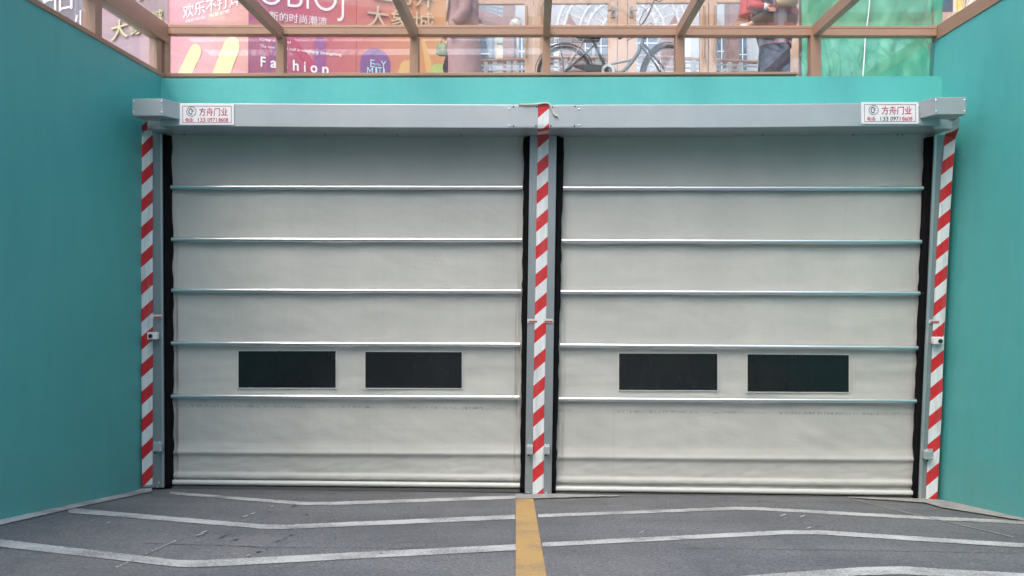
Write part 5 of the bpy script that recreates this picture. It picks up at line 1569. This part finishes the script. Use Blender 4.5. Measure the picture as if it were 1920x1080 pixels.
mb.build('trousers', mat('charcoal_trousers', (0.045, 0.035, 0.035), 0.9), child, smooth=True)
for sy in (-1, 1):
    f_ = Vector(kn[1]) + Vector((0.03 if sy > 0 else 0, 0.12 if sy > 0 else 0, 0))
    mb = MB(); mb.tube([f_ + Vector((-0.02, 0, -0.022)), f_ + Vector((-0.06, -0.01, -0.026)), f_ + Vector((-0.11, -0.02, -0.022))], [0.026, 0.030, 0.020], 12)
    mb.build('shoe', WHITEPL, child, smooth=True)
mb = MB(); hc = Vector((HX, HYc, HZ + 0.40))
mb.ball(hc + Vector((-0.02, 0.03, 0.03)), 0.098, 1, 1, 1, 18, 12); mb.build('hair', mat('child_hair', (0.03, 0.022, 0.02), 0.5), child, smooth=True)

# ------------------------------------------------------------------ bare trees and shoots
BARK = mat('grey_bark', (0.16, 0.125, 0.10), 0.9, var=0.3, vscale=12, bump=0.5, bscale=40)
def tree(label, base, h, seed, lean=(0, 0), r0=0.11, levels=4, name='bare_tree', group=None, spread=0.75):
    g = random.Random(seed)
    t = thing(name, label, 'tree' if name == 'bare_tree' else 'shrub', base, group)
    tr, cr = MB(), MB()
    base = Vector(base)
    def grow(p, d, ln, r, lv):
        pts, rs = [p], [r]
        n = 5
        for i in range(n):
            d = (d + Vector((g.uniform(-1, 1), g.uniform(-1, 1), g.uniform(-0.3, 0.6))) * 0.16).normalized()
            p = p + d * ln / n
            pts.append(p); rs.append(r * (1 - 0.55 * (i + 1) / n))
        (tr if lv == levels else cr).tube(pts, rs, 8 if lv == levels else 5)
        if lv == 0: return
        k = g.randint(3, 5) if lv < levels else 7
        for j in range(k):
            f = g.uniform(0.35, 1.0)
            q = pts[min(n, int(f * n))]
            a = g.uniform(0, 2 * math.pi)
            nd = (d * 0.75 + Vector((math.cos(a), math.sin(a), 0.25)) * spread * g.uniform(0.6, 1.1)).normalized()
            grow(q, nd, ln * g.uniform(0.5, 0.72), r * (1 - 0.55 * f) * 0.62, lv - 1)
    grow(base, Vector((lean[0], lean[1], 1)).normalized(), h * 0.48, r0, levels)
    tr.build('trunk', BARK, t, smooth=True); cr.build('crown', BARK, t, smooth=True)
    return t
tree('bare tree with a forked crown beyond the ramp to the right', (8.2, -4.5, G), 8.5, 3)
tree('bare slender tree leaning left on the plaza right of the ramp', (10.5, -2.0, G), 9.0, 11, (-0.1, 0))
tree('bare tall tree far along the right of the ramp', (6.9, -10.0, G), 10.0, 21)
tree('bare broad tree left of the ramp behind the camera', (-7.5, -6.0, G), 9.0, 33)
b0 = at(1748, 100, 9.35)
tree('bare thorny shrub rising behind the right end of the glass', (b0.x, 9.35, G), 1.9, 5, r0=0.02, levels=3, name='bare_shrub', spread=0.35)
b0 = at(1781, 60, 9.6)
tree('thin bare sapling before the cream building at the top right', (b0.x, 9.6, G), 3.0, 9, r0=0.022, levels=2, name='bare_shrub', spread=0.35)
